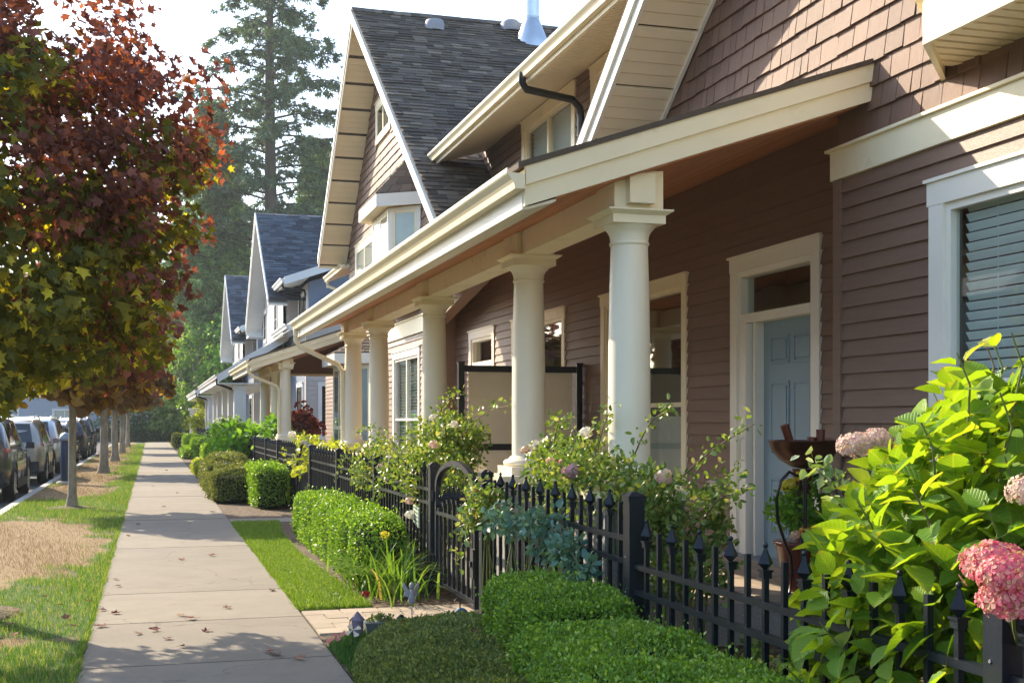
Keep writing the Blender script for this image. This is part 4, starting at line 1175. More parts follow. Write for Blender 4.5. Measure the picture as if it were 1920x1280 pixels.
b = MB(); b.box((2.96, 34.42, 2.74), (5.0, 34.54, 2.80)); b.build('end_trim', M['cream'], e_)
downspout([(2.10, 28.4, 2.78), (2.10, 28.4, 2.6), (2.2, 28.42, 2.5), (2.72, 28.5, 2.30), (2.8, 28.52, 2.2), (2.8, 28.52, 1.1)], M['cream'], H, .038)
# short eave beyond the far gable
b = MB(); b.prism([(4.42, 29.3, 5.12), (5.4, 29.3, 5.5), (5.4, 29.3, 5.6), (4.42, 29.3, 5.2)], (0, 2.9, 0)); e_ = b.build('side_eave', M['vinyl'], H)
b = MB(); gutter(b, 4.42, 29.25, 32.3, 5.25); b.build('gutter', M['cream'], e_)
b = MB(); b.box((4.40, 32.2, 4.98), (4.44, 32.3, 5.25)); b.build('fascia', M['cream'], e_)
downspout([(4.38, 32.0, 5.1), (4.38, 32.0, 5.0), (4.9, 31.6, 4.75)], M['cream'], H, .038)
b = MB(); b.box((5.05, 29.2, 3.9), (9, 32.2, 5.5)); b.build('dormer_wall', M['brown'], H)

# write out the wall shingles: the 300 that show largest singly, the rest together
SHAKES.sort(key=lambda t: t[0])
fld = MB()
for i, (d, pts) in enumerate(SHAKES):
    if i < 300:
        t = MB(); t.hexa(pts); t.build('wall_shingle', M['shake'], W2)
    else:
        fld.hexa(pts)
o = fld.build('shingle_field', M['shake_far'], W2); o['kind'] = 'stuff'

# roof furniture
def flue(x, y, z):
    p = MB(); p.lathe([(.34, -.25), (.33, 0.0), (.16, .42), (.155, .45)], (x, y, z), 20)
    base = p.build('flue_cone', M['steel'], H)
    p = MB(); p.lathe([(.15, .45), (.15, 1.35)], (x, y, z), 20); p.lathe([(.158, .47), (.158, .50)], (x, y, z), 20); p.lathe([(.158, .9), (.158, .93)], (x, y, z), 20)
    p.build('flue_pipe', M['steel'], base)
    p = MB(); p.lathe([(.24, 1.36), (.25, 1.38), (.25, 1.46), (.20, 1.52), (.05, 1.60)], (x, y, z), 20); p.build('flue_cap', M['steel'], base)
flue(7.45, 23.95, BN(23.95) - .05)
b = MB(); b.lathe([(.20, -.1), (.2, .05), (.17, .12), (.08, .15)], (5.45, 24.1, BN(24.1)), 14); b.build('roof_vent', M['statue'], RB)
b = MB(); b.lathe([(.22, -.1), (.22, .06), (.14, .13)], (7.15, 24.45, BN(24.45)), 14); b.build('roof_vent', M['statue'], RB)

# ------------------------------------------------------------------ pale grey townhouses further along
def grey_house(dy, label, dzz=0.0):
    Y = lambda v: v + dy
    G = thing('grey_townhouse', label, 'house', (5, Y(48), 0))
    yp, zp, yn, yf = Y(48.8), 9.6 + dzz, Y(43.3), Y(53.9)
    sn, sf = .70, .80
    bn = lambda y: zp - sn * (yp - y); bf = lambda y: zp - sf * (y - yp)
    b = MB()
    b.prism([(3.9, yp, zp - .06), (3.9, yn, bn(yn) - .06), (3.9, yn, bn(yn)), (3.9, yp, zp)], (10, 0, 0))
    b.prism([(3.9, yp, zp - .06), (3.9, yf, bf(yf) - .06), (3.9, yf, bf(yf)), (3.9, yp, zp)], (10, 0, 0))
    R_ = b.build('roof', M['roof_blue'], G)
    sd = Vector((0, -1, -sn)).normalized(); nm = Vector((0, -sn, 1)).normalized()
    t = MB(); L = (yp - yn) * math.sqrt(1 + sn * sn); s = 0
    rr = random.Random(int(dy) + 3)
    while s < L - .1:
        x = 3.89 - rr.random() * .3
        while x < 11:
            wd = rr.choice([.25, .32, .42, .5]); p = max(x, 3.89); q = x + wd - .006
            if q - p > .05:
                a = Vector((0, yp, zp)) + sd * s; e = a + sd * .19; th = rr.choice([.016, .03, .036])
                t.hexa([(p, a.y, a.z), (q, a.y, a.z), (q, a.y + nm.y * .004, a.z + nm.z * .004), (p, a.y + nm.y * .004, a.z + nm.z * .004),
                        (p, e.y, e.z), (q, e.y, e.z), (q, e.y + nm.y * th, e.z + nm.z * th), (p, e.y + nm.y * th, e.z + nm.z * th)])
            x += wd
        s += .185
    o = t.build('shingle_field', M['roof_blue'], R_); o['kind'] = 'stuff'
    b = MB()
    for x, h in ((3.87, .32), (3.845, .14)):
        b.prism([(x, yp, zp + .01), (x, yn, bn(yn) + .01), (x, yn, bn(yn) - h), (x, yp, zp - h)], (.027, 0, 0))
        b.prism([(x, yp, zp + .01), (x, yf, bf(yf) + .01), (x, yf, bf(yf) - h), (x, yp, zp - h)], (.027, 0, 0))
    b.build('rake_board', M['pale_trim'], R_)
    b = MB()
    for f_, ye in ((bn, yn), (bf, yf)):
        n = 26
        for i in range(n):
            u, v = yp + (ye - yp) * i / n, yp + (ye - yp) * (i + .93) / n
            b.hexa([(3.9, u, f_(u) - .26), (4.54, u, f_(u) - .26), (4.54, v, f_(v) - .26), (3.9, v, f_(v) - .26), (3.9, u, f_(u) - .2), (4.54, u, f_(u) - .2), (4.54, v, f_(v) - .2), (3.9, v, f_(v) - .2)])
    b.box((3.9, yf - .04, bf(yf) - .5), (4.54, yf + .02, bf(yf) - .2)); b.box((3.9, yf - 1.2, bf(yf) - .52), (4.54, yf, bf(yf) - .45))
    o = b.build('soffit', M['pale_trim'], G); o['kind'] = 'stuff'
    # gable wall
    g0, g1 = Y(44.7), Y(53.3)
    b = MB()
    b.prism([(WX, g0, 0), (WX, g0, bn(g0) - .2), (WX, yp, zp - .25), (WX, g1, bf(g1) - .2), (WX, g1, 0)], (.25, 0, 0))
    GW = b.build('gable_wall', M['grey_paint'], G)
    f = xwall(WX)
    siding(f, g0 + .1, g1, .3, 4.0, .14, [(Y(47.2), Y(49.2), .8, 2.6), (Y(50.2), Y(51.2), .2, 2.6)], GW, M['grey_paint'], single=False)
    for a, e, z0, z1 in ((46.7, 48.0, 4.72, 6.05), (51.2, 52.5, 4.72, 6.05), (47.2, 49.2, .8, 2.6)):
        window(f, Y(a), Y(e), z0 + dzz, z1 + dzz, G, cols=1 if e - a < 1.6 else 2, rails=(.45,), casing=.13, mt=M['pale_trim'], frame_m=M['black'], shallow=True)
    b = MB(); b.box((WX - .02, g0, 0), (WX + .1, g0 + .1, bn(g0) - .2)); b.build('corner_board', M['pale_trim'], G)
    b = MB(); b.box((WX + .251, g0 + .02, 0), (5.3, g0 + .1, 6 + dzz)); b.build('wing_return', M['grey_paint'], G)
    # dormer with blue-grey end wall
    d0, d1 = Y(41.5), Y(44.72)
    b = MB(); b.prism([(5.05, d0, 3.0), (11, d0, 3.0), (11, d0, 8.2 + dzz), (5.05, d0, 6.15 + dzz)], (0, .15, 0)); b.build('dormer_end_wall', M['blue_paint'], G)
    b = MB(); b.box((5.05, d0 + .151, 3.0), (5.2, d1, 6.15 + dzz)); b.build('dormer_wall', M['grey_paint'], G)
    window(xwall(5.05), Y(41.8), Y(44.2), 4.6 + dzz, 5.9 + dzz, G, cols=2, casing=.12, mt=M['pale_trim'], frame_m=M['black'], shallow=True)
    e0 = Y(40.85)
    rz = lambda x: 6.22 + dzz + .35 * (x - 4.2)
    b = MB(); b.prism([(4.18, e0 + .03, rz(4.18)), (11, e0 + .03, rz(11)), (11, e0 + .03, rz(11) - .1), (4.18, e0 + .03, rz(4.18) - .1)], (0, 3.9, 0)); DRr = b.build('dormer_roof', M['roof_blue'], G)
    b = MB(); b.prism([(4.2, e0 + .05, rz(4.2) - .22), (5.06, e0 + .05, rz(5.06) - .22), (5.06, e0 + .05, rz(5.06) - .19), (4.2, e0 + .05, rz(4.2) - .19)], (0, 3.85, 0)); b.build('dormer_soffit', M['pale_trim'], DRr)
    b = MB(); b.prism([(4.18, e0, rz(4.18) + .02), (9, e0, rz(9) + .02), (9, e0, rz(9) - .25), (4.18, e0, rz(4.18) - .25)], (0, .03, 0)); b.build('rake_board', M['pale_trim'], DRr)
    b = MB(); gutter(b, 4.18, e0 + .04, Y(44.8), rz(4.18) - .01, .16, .13); b.build('gutter', M['pale_trim'], DRr)
    b = MB(); b.tube([(4.15, e0 + .4, rz(4.15) - .2), (4.2, e0 + .45, rz(4.2) - .32), (4.95, e0 + 1.0, rz(4.2) - .32), (5.0, e0 + 1.05, rz(4.2) - .5)], .045, 6); b.build('downspout', M['black'], G)
    # lean-to at the near side
    l0 = Y(38.3)
    lz = lambda x: 4.52 + dzz + .6 * (x - 4.07)
    b = MB(); b.prism([(4.05, l0 + .03, lz(4.05)), (7, l0 + .03, lz(7)), (7, l0 + .03, lz(7) - .08), (4.05, l0 + .03, lz(4.05) - .08)], (0, 3.3, 0)); LR = b.build('lean_to_roof', M['roof_blue'], G)
    b = MB(); b.prism([(4.05, l0, lz(4.05) + .0), (7, l0, lz(7) + .0), (7, l0, lz(7) - .26), (4.05, l0, lz(4.05) - .26)], (0, .03, 0)); b.build('rake_board', M['pale_trim'], LR)
    b = MB(); gutter(b, 4.05, l0 + .04, Y(43.2), lz(4.05) - .01, .15, .12); b.build('gutter', M['pale_trim'], LR)
    b = MB(); b.prism([(4.06, l0 + .05, lz(4.06) - .24), (4.75, l0 + .05, lz(4.75) - .24), (4.75, l0 + .05, lz(4.75) - .2), (4.06, l0 + .05, lz(4.06) - .2)], (0, 4.8, 0)); b.build('soffit', M['pale_trim'], LR)
    s0 = l0 + .35
    b = MB(); b.prism([(4.62, s0, 0), (11, s0, 0), (11, s0, 6.2), (7, s0, lz(7) - .1), (4.62, s0, lz(4.62) - .1)], (0, .2, 0)); SW = b.build('side_wall', M['grey_paint'], G)
    siding(ywall(s0), 4.66, 9, .2, 4.4, .15, [(5.0, 5.9, .9, 2.7)], SW, M['grey_paint'], single=False)
    window(ywall(s0), 5.0, 5.9, .9, 2.7, G, rails=(.5,), casing=.12, mt=M['pale_trim'], frame_m=M['black'], shallow=True)
    b = MB(); b.box((4.62, s0 + .201, 0), (4.8, Y(44.7), 4.4 + dzz)); b.build('front_wall', M['blue_paint'], G)
    window(xwall(4.62), Y(39.3), Y(41.0), .8, 2.7, G, cols=1, rails=(.5,), casing=.12, mt=M['pale_trim'], frame_m=M['black'], shallow=True)
    # porch with square white pillars
    q0, q1 = Y(43.0), Y(43.0) + 16.5
    pz = lambda x: 3.1 + dzz * .3 + .62 * (x - 2.2)
    b = MB(); b.prism([(2.15, q0 + .03, pz(2.15)), (WX, q0 + .03, pz(WX)), (WX, q0 + .03, pz(WX) - .08), (2.15, q0 + .03, pz(2.15) - .08)], (0, q1 - q0, 0)); PR_ = b.build('porch_roof', M['roof_blue'], G)
    b = MB(); b.prism([(2.15, q0, pz(2.15)), (WX, q0, pz(WX)), (WX, q0, pz(WX) - .27), (2.15, q0, pz(2.15) - .27)], (0, .03, 0)); b.build('rake_board', M['pale_trim'], PR_)
    b = MB(); b.box((2.17, q0 + .03, pz(2.15) - .30), (2.2, q1, pz(2.15) - .0)); gutter(b, 2.168, q0, q1, pz(2.15) + .0, .13, .11); b.build('gutter', M['pale_trim'], PR_)
    b = MB(); b.box((2.2, q0 + .05, pz(2.15) - .32), (WX, q1, pz(2.15) - .28)); b.build('porch_soffit', M['pale_trim'], PR_)
    for i, yy in enumerate((43.5, 46.9, 50.9, 55.0, 58.6)):
        b = MB(); yy = Y(yy)
        b.box((2.72, yy - .2, .3), (3.12, yy + .2, pz(2.15) - .33)); b.box((2.68, yy - .24, .0), (3.16, yy + .24, .35)); b.box((2.68, yy - .24, pz(2.15) - .5), (3.16, yy + .24, pz(2.15) - .325))
        b.build('pillar', M['pale_trim'], G)
    b = MB(); b.tube([(2.15, q0 + .5, pz(2.15) - .1), (2.15, q0 + .5, pz(2.15) - .3), (2.75, q0 + .9, pz(2.15) - .5), (2.8, q0 + .95, pz(2.15) - .7), (2.8, q0 + .95, .3)], .05, 6); b.build('downspout', M['black'], G)
    b = MB(); b.box((2.6, q0, -.1), (WX, q1, .28)); b.build('porch_floor', M['stone'], G)
    b = MB(); b.box((5.0, Y(53.3), 0), (5.2, Y(58.5), 4.4)); b.build('porch_wall', M['grey_paint'], G)
    return G
grey_house(0.0, 'pale grey townhouse with blue-grey roof and blue end wall, right behind the brown one', 0.0)
grey_house(20.5, 'pale grey townhouse with blue-grey roof, farthest along the row', -.10)

# ------------------------------------------------------------------ iron fences and gates
FX = 2.38
def picket_meshes(h):
    a = MB(); a.box((-.011, -.011, .0), (.011, .011, h)); flat = a.mesh('picket', M['iron'])
    f = MB()
    h = h - .07
    f.box((-.019, -.019, h - .012), (.019, .019, h + .014)); f.box((-.024, -.024, h + .0145), (.024, .024, h + .022))
    pr = [(.008, h + .022), (.034, h + .048), (.026, h + .066), (.015, h + .088), (.009, h + .106), (.006, h + .112)]
    f.lathe(pr, n=4, sm=False)
    f.lathe([(.004, h + .110), (.010, h + .114), (.0115, h + .121), (.008, h + .128), (.002, h + .131)], n=8)
    s = MB(); s.box((-.011, -.011, .0), (.011, .011, h - .011)); spiked = s.mesh('picket', M['iron'])
    return flat, f.mesh('finial', M['iron']), spiked
PM = {}
def fence(label, y0, y1, top, posts, x=FX, rails=None, first_spike=True, finial=True, group='black iron fences along the front gardens', step=.155):
    """pickets, rails and posts of one stretch; top = height of the plain pickets"""
    if top not in PM: PM[top] = picket_meshes(top)
    flat, fin, spk = PM[top]
    Fn = thing('iron_fence', label, 'fence', (x, (y0 + y1) / 2, 0), group)
    rails = rails or (top - .17, top - .29, .14)
    for rz in rails:
        b = MB(); b.box((x - .018, y0, rz - .028), (x + .018, y1, rz)); b.build('rail', M['iron'], Fn)
    y = y0 + .08; i = 0
    while y < y1 - .03:
        if all(abs(y - p) > .05 for p in posts):
            o = link('picket', spk if (i % 2 == 0 and finial) else flat, Fn, Matrix.Translation((x, y, .0)))
            o['_placed'] = 1
            if (i % 2 == 0) and finial:
                link('finial', fin, o, Matrix.Translation((x, y, .0)))
        y += step; i += 1
    for p in posts:
        post(Fn, p, 1.085 if top > 1 else 1.05, x)
    return Fn
def post(parent, y, h, x=FX, w=.042):
    b = MB(); b.box((x - w, y - w, -.05), (x + w, y + w, h)); q = b.build('post', M['iron'], parent)
    b = MB(); c = w + .006
    b.box((x - c, y - c, h + .0005), (x + c, y + c, h + .028))
    b.hexa([(x - c, y - c, h + .0285), (x + c, y - c, h + .0285), (x + c, y + c, h + .0285), (x - c, y + c, h + .0285), (x - .012, y - .012, h + .05), (x + .012, y - .012, h + .05), (x + .012, y + .012, h + .05), (x - .012, y + .012, h + .05)])
    b.build('post_cap', M['iron'], q)
    for zz in (.62, .8):
        s = MB(); s.lathe([(.0, 0), (.007, .001), (.005, .004)], n=8); link('screw', s.mesh('screw', M['rim']), q, Matrix.Translation((x - w, y + .01, zz)) @ Matrix.Rotation(-math.pi / 2, 4, 'Y'))
def gate(label, y0, y1, x=FX, detail=True):
    G = thing('iron_gate', label, 'gate', (x, (y0 + y1) / 2, 0), 'arched iron garden gates')
    b = MB(); w = .022
    b.box((x - w, y0, .06), (x + w, y0 + .04, .93)); b.build('stile', M['iron'], G)
    b = MB(); b.box((x - w, y1 - .04, .06), (x + w, y1, .93)); b.build('stile', M['iron'], G)
    for rz in (.72, .12):
        b = MB(); b.box((x - .018, y0 + .04, rz - .03), (x + .018, y1 - .04, rz)); b.build('rail', M['iron'], G)
    cy, ry, rz_ = (y0 + y1) / 2, (y1 - y0) / 2, .24
    b = MB(); n = 20
    for i in range(n):
        a, e = math.pi * i / n, math.pi * (i + 1) / n
        q = [(cy + ry * math.cos(a), .93 + rz_ * math.sin(a)), (cy + ry * math.cos(e), .93 + rz_ * math.sin(e)), (cy + (ry - .05) * math.cos(e), .93 + (rz_ - .045) * math.sin(e)), (cy + (ry - .05) * math.cos(a), .93 + (rz_ - .045) * math.sin(a))]
        b.prism([(x - .022, *p) for p in q], (.044, 0, 0))
    b.build('arch', M['iron'], G)
    m = 8
    for i in range(m):
        yy = y0 + .04 + (y1 - y0 - .08) * (i + .5) / m
        u = (yy - cy) / ry
        h = .93 + rz_ * math.sqrt(max(0, 1 - u * u)) - .27
        if h not in PM: PM[h] = picket_meshes(round(h, 3))
        o = link('picket', PM[h][2], G, Matrix.Translation((x, yy, .09)) @ Matrix.Scale((h - .171) / (h - .081), 4, (0, 0, 1))); o['_placed'] = 1
        f = link('finial', PM[h][1], G, Matrix.Translation((x, yy, 0)))
    b = MB(); b.box((x - .045, y0 - .04, .30), (x - .023, y0 + .05, .52)); b.box((x - .06, y0 - .01, .385), (x - .0455, y0 + .02, .43)); b.build('latch', M['plastic'], G)
    for zz in (.25, .8):
        b = MB(); b.tube([(x - .03, y1 + .012, zz), (x - .03, y1 + .012, zz + .09)], .014, 8); b.build('hinge', M['iron'], G)
    return G
fence('low black iron fence stretch with spear tips, nearest the camera under the hydrangea', 1.6, 5.84, .945, [3.02], rails=(.77, .64, .10))
fence('black iron fence stretch tangled with roses, between the tall post and the near gate', 5.84, 8.80, 1.07, [5.88, 8.80])
gate('arched iron gate at the near paver path beside the daylilies', 9.05, 10.42)
fence('long black iron fence stretch beyond the near gate, behind the clipped hedge', 10.55, 19.15, 1.07, [10.55, 13.4, 16.25, 19.15])
gate('arched iron gate at the concrete path past the clipped hedge', 19.35, 20.75)
fence('black iron fence stretch between the second gate and the broad leaved shrubs', 20.9, 33.4, 1.07, [20.9, 24.3, 26.9, 30.0, 33.4])
gate('arched iron gate farthest away, beside the broad leaved shrubs', 33.6, 35.0)
fence('black iron fence in front of the grey townhouses', 48.0, 74.0, 1.07, [48, 52, 56, 60, 64, 68, 72], finial=False, step=.31)
b = MB(); b.box((2.2, 76.5, -.1), (2.55, 76.85, 2.1)); b.box((2.12, 76.42, 2.1), (2.63, 76.93, 2.25)); tag(b.build('gate_pillar', M['pale_trim']), 'pale square pillar at the far end of the iron fence', 'pillar')

# privacy screen on the party line of the porch
S = thing('privacy_screen', 'black framed frosted privacy screen standing on the porch between columns and wall', 'screen', (4.2, 13.95, .31))
for xx in (3.47, 4.93):
    b = MB(); b.box((xx - .035, 13.91, .31), (xx + .035, 13.99, 2.17)); q = b.build('post', M['black'], S)
    b = MB(); b.box((xx - .042, 13.903, 2.171), (xx + .042, 13.997, 2.19)); b.build('post_cap', M['black'], q)
for zz in (2.07, 1.15):
    b = MB(); b.box((3.506, 13.925, zz), (4.894, 13.975, zz + .075)); b.build('rail', M['black'], S)
b = MB(); b.box((3.56, 13.94, 1.226), (4.84, 13.955, 2.069)); b.build('frosted_panel', M['frost'], S)
b = MB(); b.box((3.51, 13.94, .34), (4.89, 13.96, 1.149)); b.build('lower_panel', M['frost'], S)
b = MB(); b.box((4.965, 13.93, 1.93), (5.0, 13.97, 1.97)); b.build('wall_bracket', M['black'], S)

# ------------------------------------------------------------------ clipped hedges and shrubs
def hedge_block(name, label, c, half, n, size, m, group=None, yaw=0.0, lump=.035, cleft=0.0, rnd=.12, cat='hedge', dome=0.0, tm='leaf'):
    """leafy shell over a dark twig core: one mesh"""
    hx, hy, hz = half
    areas = np.array([hy * hz, hy * hz, hx * hz, hx * hz, hx * hy * 1.0]) * 4
    k = NR.choice(5, n, p=areas / areas.sum())
    u, v = NR.random(n) * 2 - 1, NR.random(n) * 2 - 1
    P = np.zeros((n, 3)); N_ = np.zeros((n, 3))
    for i, (ax, sg) in enumerate(((0, -1), (0, 1), (1, -1), (1, 1), (2, 1))):
        s = k == i
        o1, o2 = [a for a in (0, 1, 2) if a != ax]
        P[s, ax] = sg; P[s, o1] = u[s]; P[s, o2] = v[s]; N_[s, ax] = sg
    # soften edges: pull corners in
    q = np.abs(P) ** 6
    P = P / np.maximum(1.0, (q.sum(1) ** (1 / 6)))[:, None] ** (rnd * 8)
    if dome:
        P[:, 2] = np.where(P[:, 2] > -1, P[:, 2] - dome * (P[:, 0] ** 2 + P[:, 1] ** 2) * .5 * (P[:, 2] + 1) / 2, P[:, 2])
    X = P * np.array(half)
    ph = RR.random() * 6
    wob = lump * (np.sin(X[:, 1] * 5.1 + ph) * np.sin(X[:, 0] * 6.3 + X[:, 2] * 4.7 + ph) + .6 * np.sin(X[:, 1] * 11.7 + X[:, 2] * 9.1 + ph))
    X = X + N_ * wob[:, None]
    if cleft:
        cl = np.clip(1 - np.abs(((X[:, 1] + hy) / cleft) % 1 - .5) * 2, 0, 1)
        cl = (1 - cl) ** 5
        X[:, 0] += np.where(np.abs(N_[:, 0]) > .5, -N_[:, 0] * cl * .09, 0); X[:, 2] -= np.where(N_[:, 2] > .5, cl * .03, 0)
    dep = NR.random(n) ** 2 * .06
    dep = dep - (NR.random(n) < .035) * NR.random(n) * .075
    X = X - N_ * dep[:, None] + NR.normal(size=(n, 3)) * .006
    D = unit(N_ * .75 + rdir(n) * .9 + np.array([0, 0, .45])); U = unit(N_ + rdir(n) * .8)
    s = size * (.65 + .7 * NR.random(n))
    V, F = scatter(X, D, U, s, tm)
    mi = np.zeros(len(F), int)
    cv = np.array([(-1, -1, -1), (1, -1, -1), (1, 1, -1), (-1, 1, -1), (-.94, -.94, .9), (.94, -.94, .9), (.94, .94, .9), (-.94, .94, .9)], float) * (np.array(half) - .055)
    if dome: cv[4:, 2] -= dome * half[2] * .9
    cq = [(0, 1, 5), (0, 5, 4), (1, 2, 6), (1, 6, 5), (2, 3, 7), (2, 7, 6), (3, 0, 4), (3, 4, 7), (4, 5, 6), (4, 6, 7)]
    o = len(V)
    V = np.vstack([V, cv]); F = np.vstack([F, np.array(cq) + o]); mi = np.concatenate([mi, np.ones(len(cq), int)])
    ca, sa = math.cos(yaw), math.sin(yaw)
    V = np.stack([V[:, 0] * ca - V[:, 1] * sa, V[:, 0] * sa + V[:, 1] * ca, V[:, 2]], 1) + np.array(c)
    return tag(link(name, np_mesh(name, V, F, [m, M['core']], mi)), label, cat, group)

HG = 'clipped box hedges along the front gardens'
hedge_block('box_hedge', 'bright green clipped box hedge, long block behind the lawn strip and daylilies', (1.98, 13.35, .31), (.27, 2.55, .31), 44000, .029, M['box'], HG, cleft=.62, lump=.02)
hedge_block('box_hedge', 'dark shaded clipped box hedge in front of the rose covered fence', (2.05, 6.15, .30), (.30, .52, .33), 34000, .019, M['box'], HG, lump=.02)
hedge_block('box_hedge', 'clipped box hedge under the low fence, nearest the camera and shaded', (1.98, 4.72, .25), (.38, .90, .29), 60000, .019, M['box'], HG, lump=.03)
hedge_block('box_hedge', 'squat clipped box hedge with one dark end, past the concrete garden path', (1.98, 22.65, .34), (.30, 1.5, .36), 15000, .04, M['box'], HG, lump=.02)
for i, (yy, ln) in enumerate(((39.0, 1.0), (45.0, .9), (50.5, .8), (56, .9), (62.5, 1.0))):
    hedge_block('box_hedge', ['small clipped hedge block just past the broad leaved shrubs', 'second small hedge block past the broad leaved shrubs', 'third small hedge block past the broad leaved shrubs', 'fourth small hedge block past the broad leaved shrubs', 'farthest small hedge block near the end of the pavement'][i], (1.85, yy, .38), (.36, ln, .40), 5000, .07, M['box'], HG, lump=.03)
hedge_block('low_hedge', 'low flat bright hedge mat beside the far pavement edge', (1.55, 36.0, .16), (.40, 1.9, .18), 7000, .06, M['yellowleaf'], 'low hedge mats', lump=.04)
hedge_block('low_hedge', 'low flat green hedge mat farther along the pavement edge', (1.5, 52.0, .18), (.35, 2.6, .2), 6000, .08, M['box'], 'low hedge mats', lump=.04)
hedge_block('low_hedge', 'olive low hedge mat at the very end of the pavement', (1.5, 72.0, .35), (.35, 2.0, .35), 5000, .09, M['olive'], 'low hedge mats', lump=.04)
SG = 'rounded olive shrubs at the pavement edge'
hedge_block('rounded_shrub', 'rounded olive shrub at the pavement edge, the nearer of the pair', (1.45, 23.55, .30), (.40, .75, .33), 13000, .034, M['olive'], SG, lump=.05, rnd=.2, dome=.35, cat='shrub')
hedge_block('rounded_shrub', 'rounded olive shrub at the pavement edge, the farther larger one', (1.50, 26.6, .38), (.46, 1.5, .40), 15000, .038, M['olive'], SG, lump=.05, rnd=.2, dome=.3, cat='shrub')
# heather mound in the foreground corner
n = 95000
a = NR.random(n) * 2 * math.pi; r = np.sqrt(NR.random(n))
mx_, my_ = 1.72 + .68 * r * np.cos(a), 6.1 + 2.05 * r * np.sin(a)
mz = .30 * np.sqrt(np.clip(1 - r ** 2.4, 0, 1)) + .03 * np.sin(mx_ * 9 + my_ * 3) * np.sin(my_ * 7) + .02
P = np.stack([mx_, my_, mz + NR.normal(size=n) * .008], 1)
D = unit(rdir(n) * .55 + np.array([0, 0, 1.0]) + np.stack([np.cos(a) * r, np.sin(a) * r, 0 * r], 1) * .6)
V, F = scatter(P, D, rdir(n), .021 * (.6 + .8 * NR.random(n)), 'leaf')
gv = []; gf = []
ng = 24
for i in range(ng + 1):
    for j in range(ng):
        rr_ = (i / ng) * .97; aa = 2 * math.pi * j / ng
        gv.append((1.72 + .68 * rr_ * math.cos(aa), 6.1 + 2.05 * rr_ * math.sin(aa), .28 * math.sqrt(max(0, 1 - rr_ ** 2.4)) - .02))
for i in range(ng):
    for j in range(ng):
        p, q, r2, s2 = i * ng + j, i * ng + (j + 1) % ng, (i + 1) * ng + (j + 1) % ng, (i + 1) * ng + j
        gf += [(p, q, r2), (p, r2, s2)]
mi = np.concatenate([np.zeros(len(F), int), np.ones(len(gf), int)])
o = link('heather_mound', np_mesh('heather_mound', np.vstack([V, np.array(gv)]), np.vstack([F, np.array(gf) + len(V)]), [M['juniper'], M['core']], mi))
tag(o, 'low spreading heather mound at the pavement corner in the foreground shade', 'ground cover', kind='stuff')

def cloud(name, parent, clumps, per, size, m, tm='leaf', droop=0.1, up=.3, which=None, kind='stuff'):
    """leaves gathered in clumps (x, y, z, r)"""
    C = np.array(clumps)
    k = np.repeat(np.arange(len(C)), per)
    n = len(k)
    d = rdir(n) * (NR.random(n)[:, None] ** .45)
    P = C[k, :3] + d * C[k, 3:4]
    D = unit(d + rdir(n) * .8 + np.array([0, 0, -droop])); U = unit(rdir(n) * .7 + d * .5 + np.array([0, 0, up]))
    s = size * (.6 + .8 * NR.random(n))
    return leaves(name, P, D, U, s, tm, m, which, parent, kind)

def bloom(parent, c, r, m, n=16, name='bloom'):
    """ball of overlapping cupped petals"""
    b = MB(); c = Vector(c); n = int(n * 1.6)
    for i in range(n):
        ph = math.acos(1 - 1.75 * (i + .5) / n); th = i * 2.399963
        q = Vector((math.sin(ph) * math.cos(th), math.sin(ph) * math.sin(th), math.cos(ph) * .9))
        u = q.cross(Vector((.2, .3, .93))).normalized(); v = q.cross(u).normalized()
        if v.z < 0: v = -v
        rr = r * (.62 + .22 * (i % 3) / 2); s_ = r * .52
        base = c + q * rr - v * s_ * .5
        tip = c + q * rr * 1.22 + v * s_ * .55
        b.add([base, base + u * s_ * .7 + v * s_ * .5 + q * r * .08, tip + u * s_ * .35, tip - u * s_ * .35, base - u * s_ * .7 + v * s_ * .5 + q * r * .08], [(0, 1, 2, 3, 4)])
    return b.build(name, m, parent)

def stems(parent, pts_list, r, m, name='stem'):
    for p in pts_list:
        b = MB(); b.tube(p, [r * (1 - .5 * i / (len(p) - 1)) for i in range(len(p))], 5); b.build(name, m, parent)

def arc(a, b_, sag=.15, n=5):
    a, b_ = Vector(a), Vector(b_)
    return [a.lerp(b_, i / n) + Vector((0, 0, sag * math.sin(math.pi * i / n))) for i in range(n + 1)]

# rose left of the near gate
def rose(label, base, clumps, per, size, m, blooms, arches, group='rose bushes climbing through the iron fence', m2=None):
    Rz = thing('rose_bush', label, 'rose bush', base, group)
    cloud('foliage', Rz, clumps, int(per * 1.5), size, m, 'oval', .0)
    if m2:
        cloud('young_foliage', Rz, [c for c in clumps if RR.random() < .4], max(4, per // 6), size, m2, 'oval')
    st = []
    for c in clumps[::3]:
        st.append(arc((base[0] + RR.uniform(-.15, .15), base[1] + RR.uniform(-.2, .2), 0), c[:3], .12))
    stems(Rz, st, .008, M['gstem'])
    for a in arches:
        p = arc(a[0], a[1], a[2], 7)
        stems(Rz, [p], .006, M['stem'])
        cl = [(*(q + Vector((RR.uniform(-.03, .03), RR.uniform(-.03, .03), .02))), .06) for q in p[2:]]
        cloud('shoot_leaves', Rz, cl, 9, size, m, 'oval')
    for (c, r, mm_) in blooms:
        bloom(Rz, c, r * .88, mm_, 20)
    return Rz
def blob(cx, cy, cz, rx, ry, rz, n, r):
    out = []
    while len(out) < n:
        v = (RR.uniform(-1, 1), RR.uniform(-1, 1), RR.uniform(-1, 1))
        if v[0] ** 2 + v[1] ** 2 + v[2] ** 2 < 1:
            out.append((cx + v[0] * rx, cy + v[1] * ry, cz + v[2] * rz, r * RR.uniform(.6, 1.2)))
    return out
W_ = M['whitep']
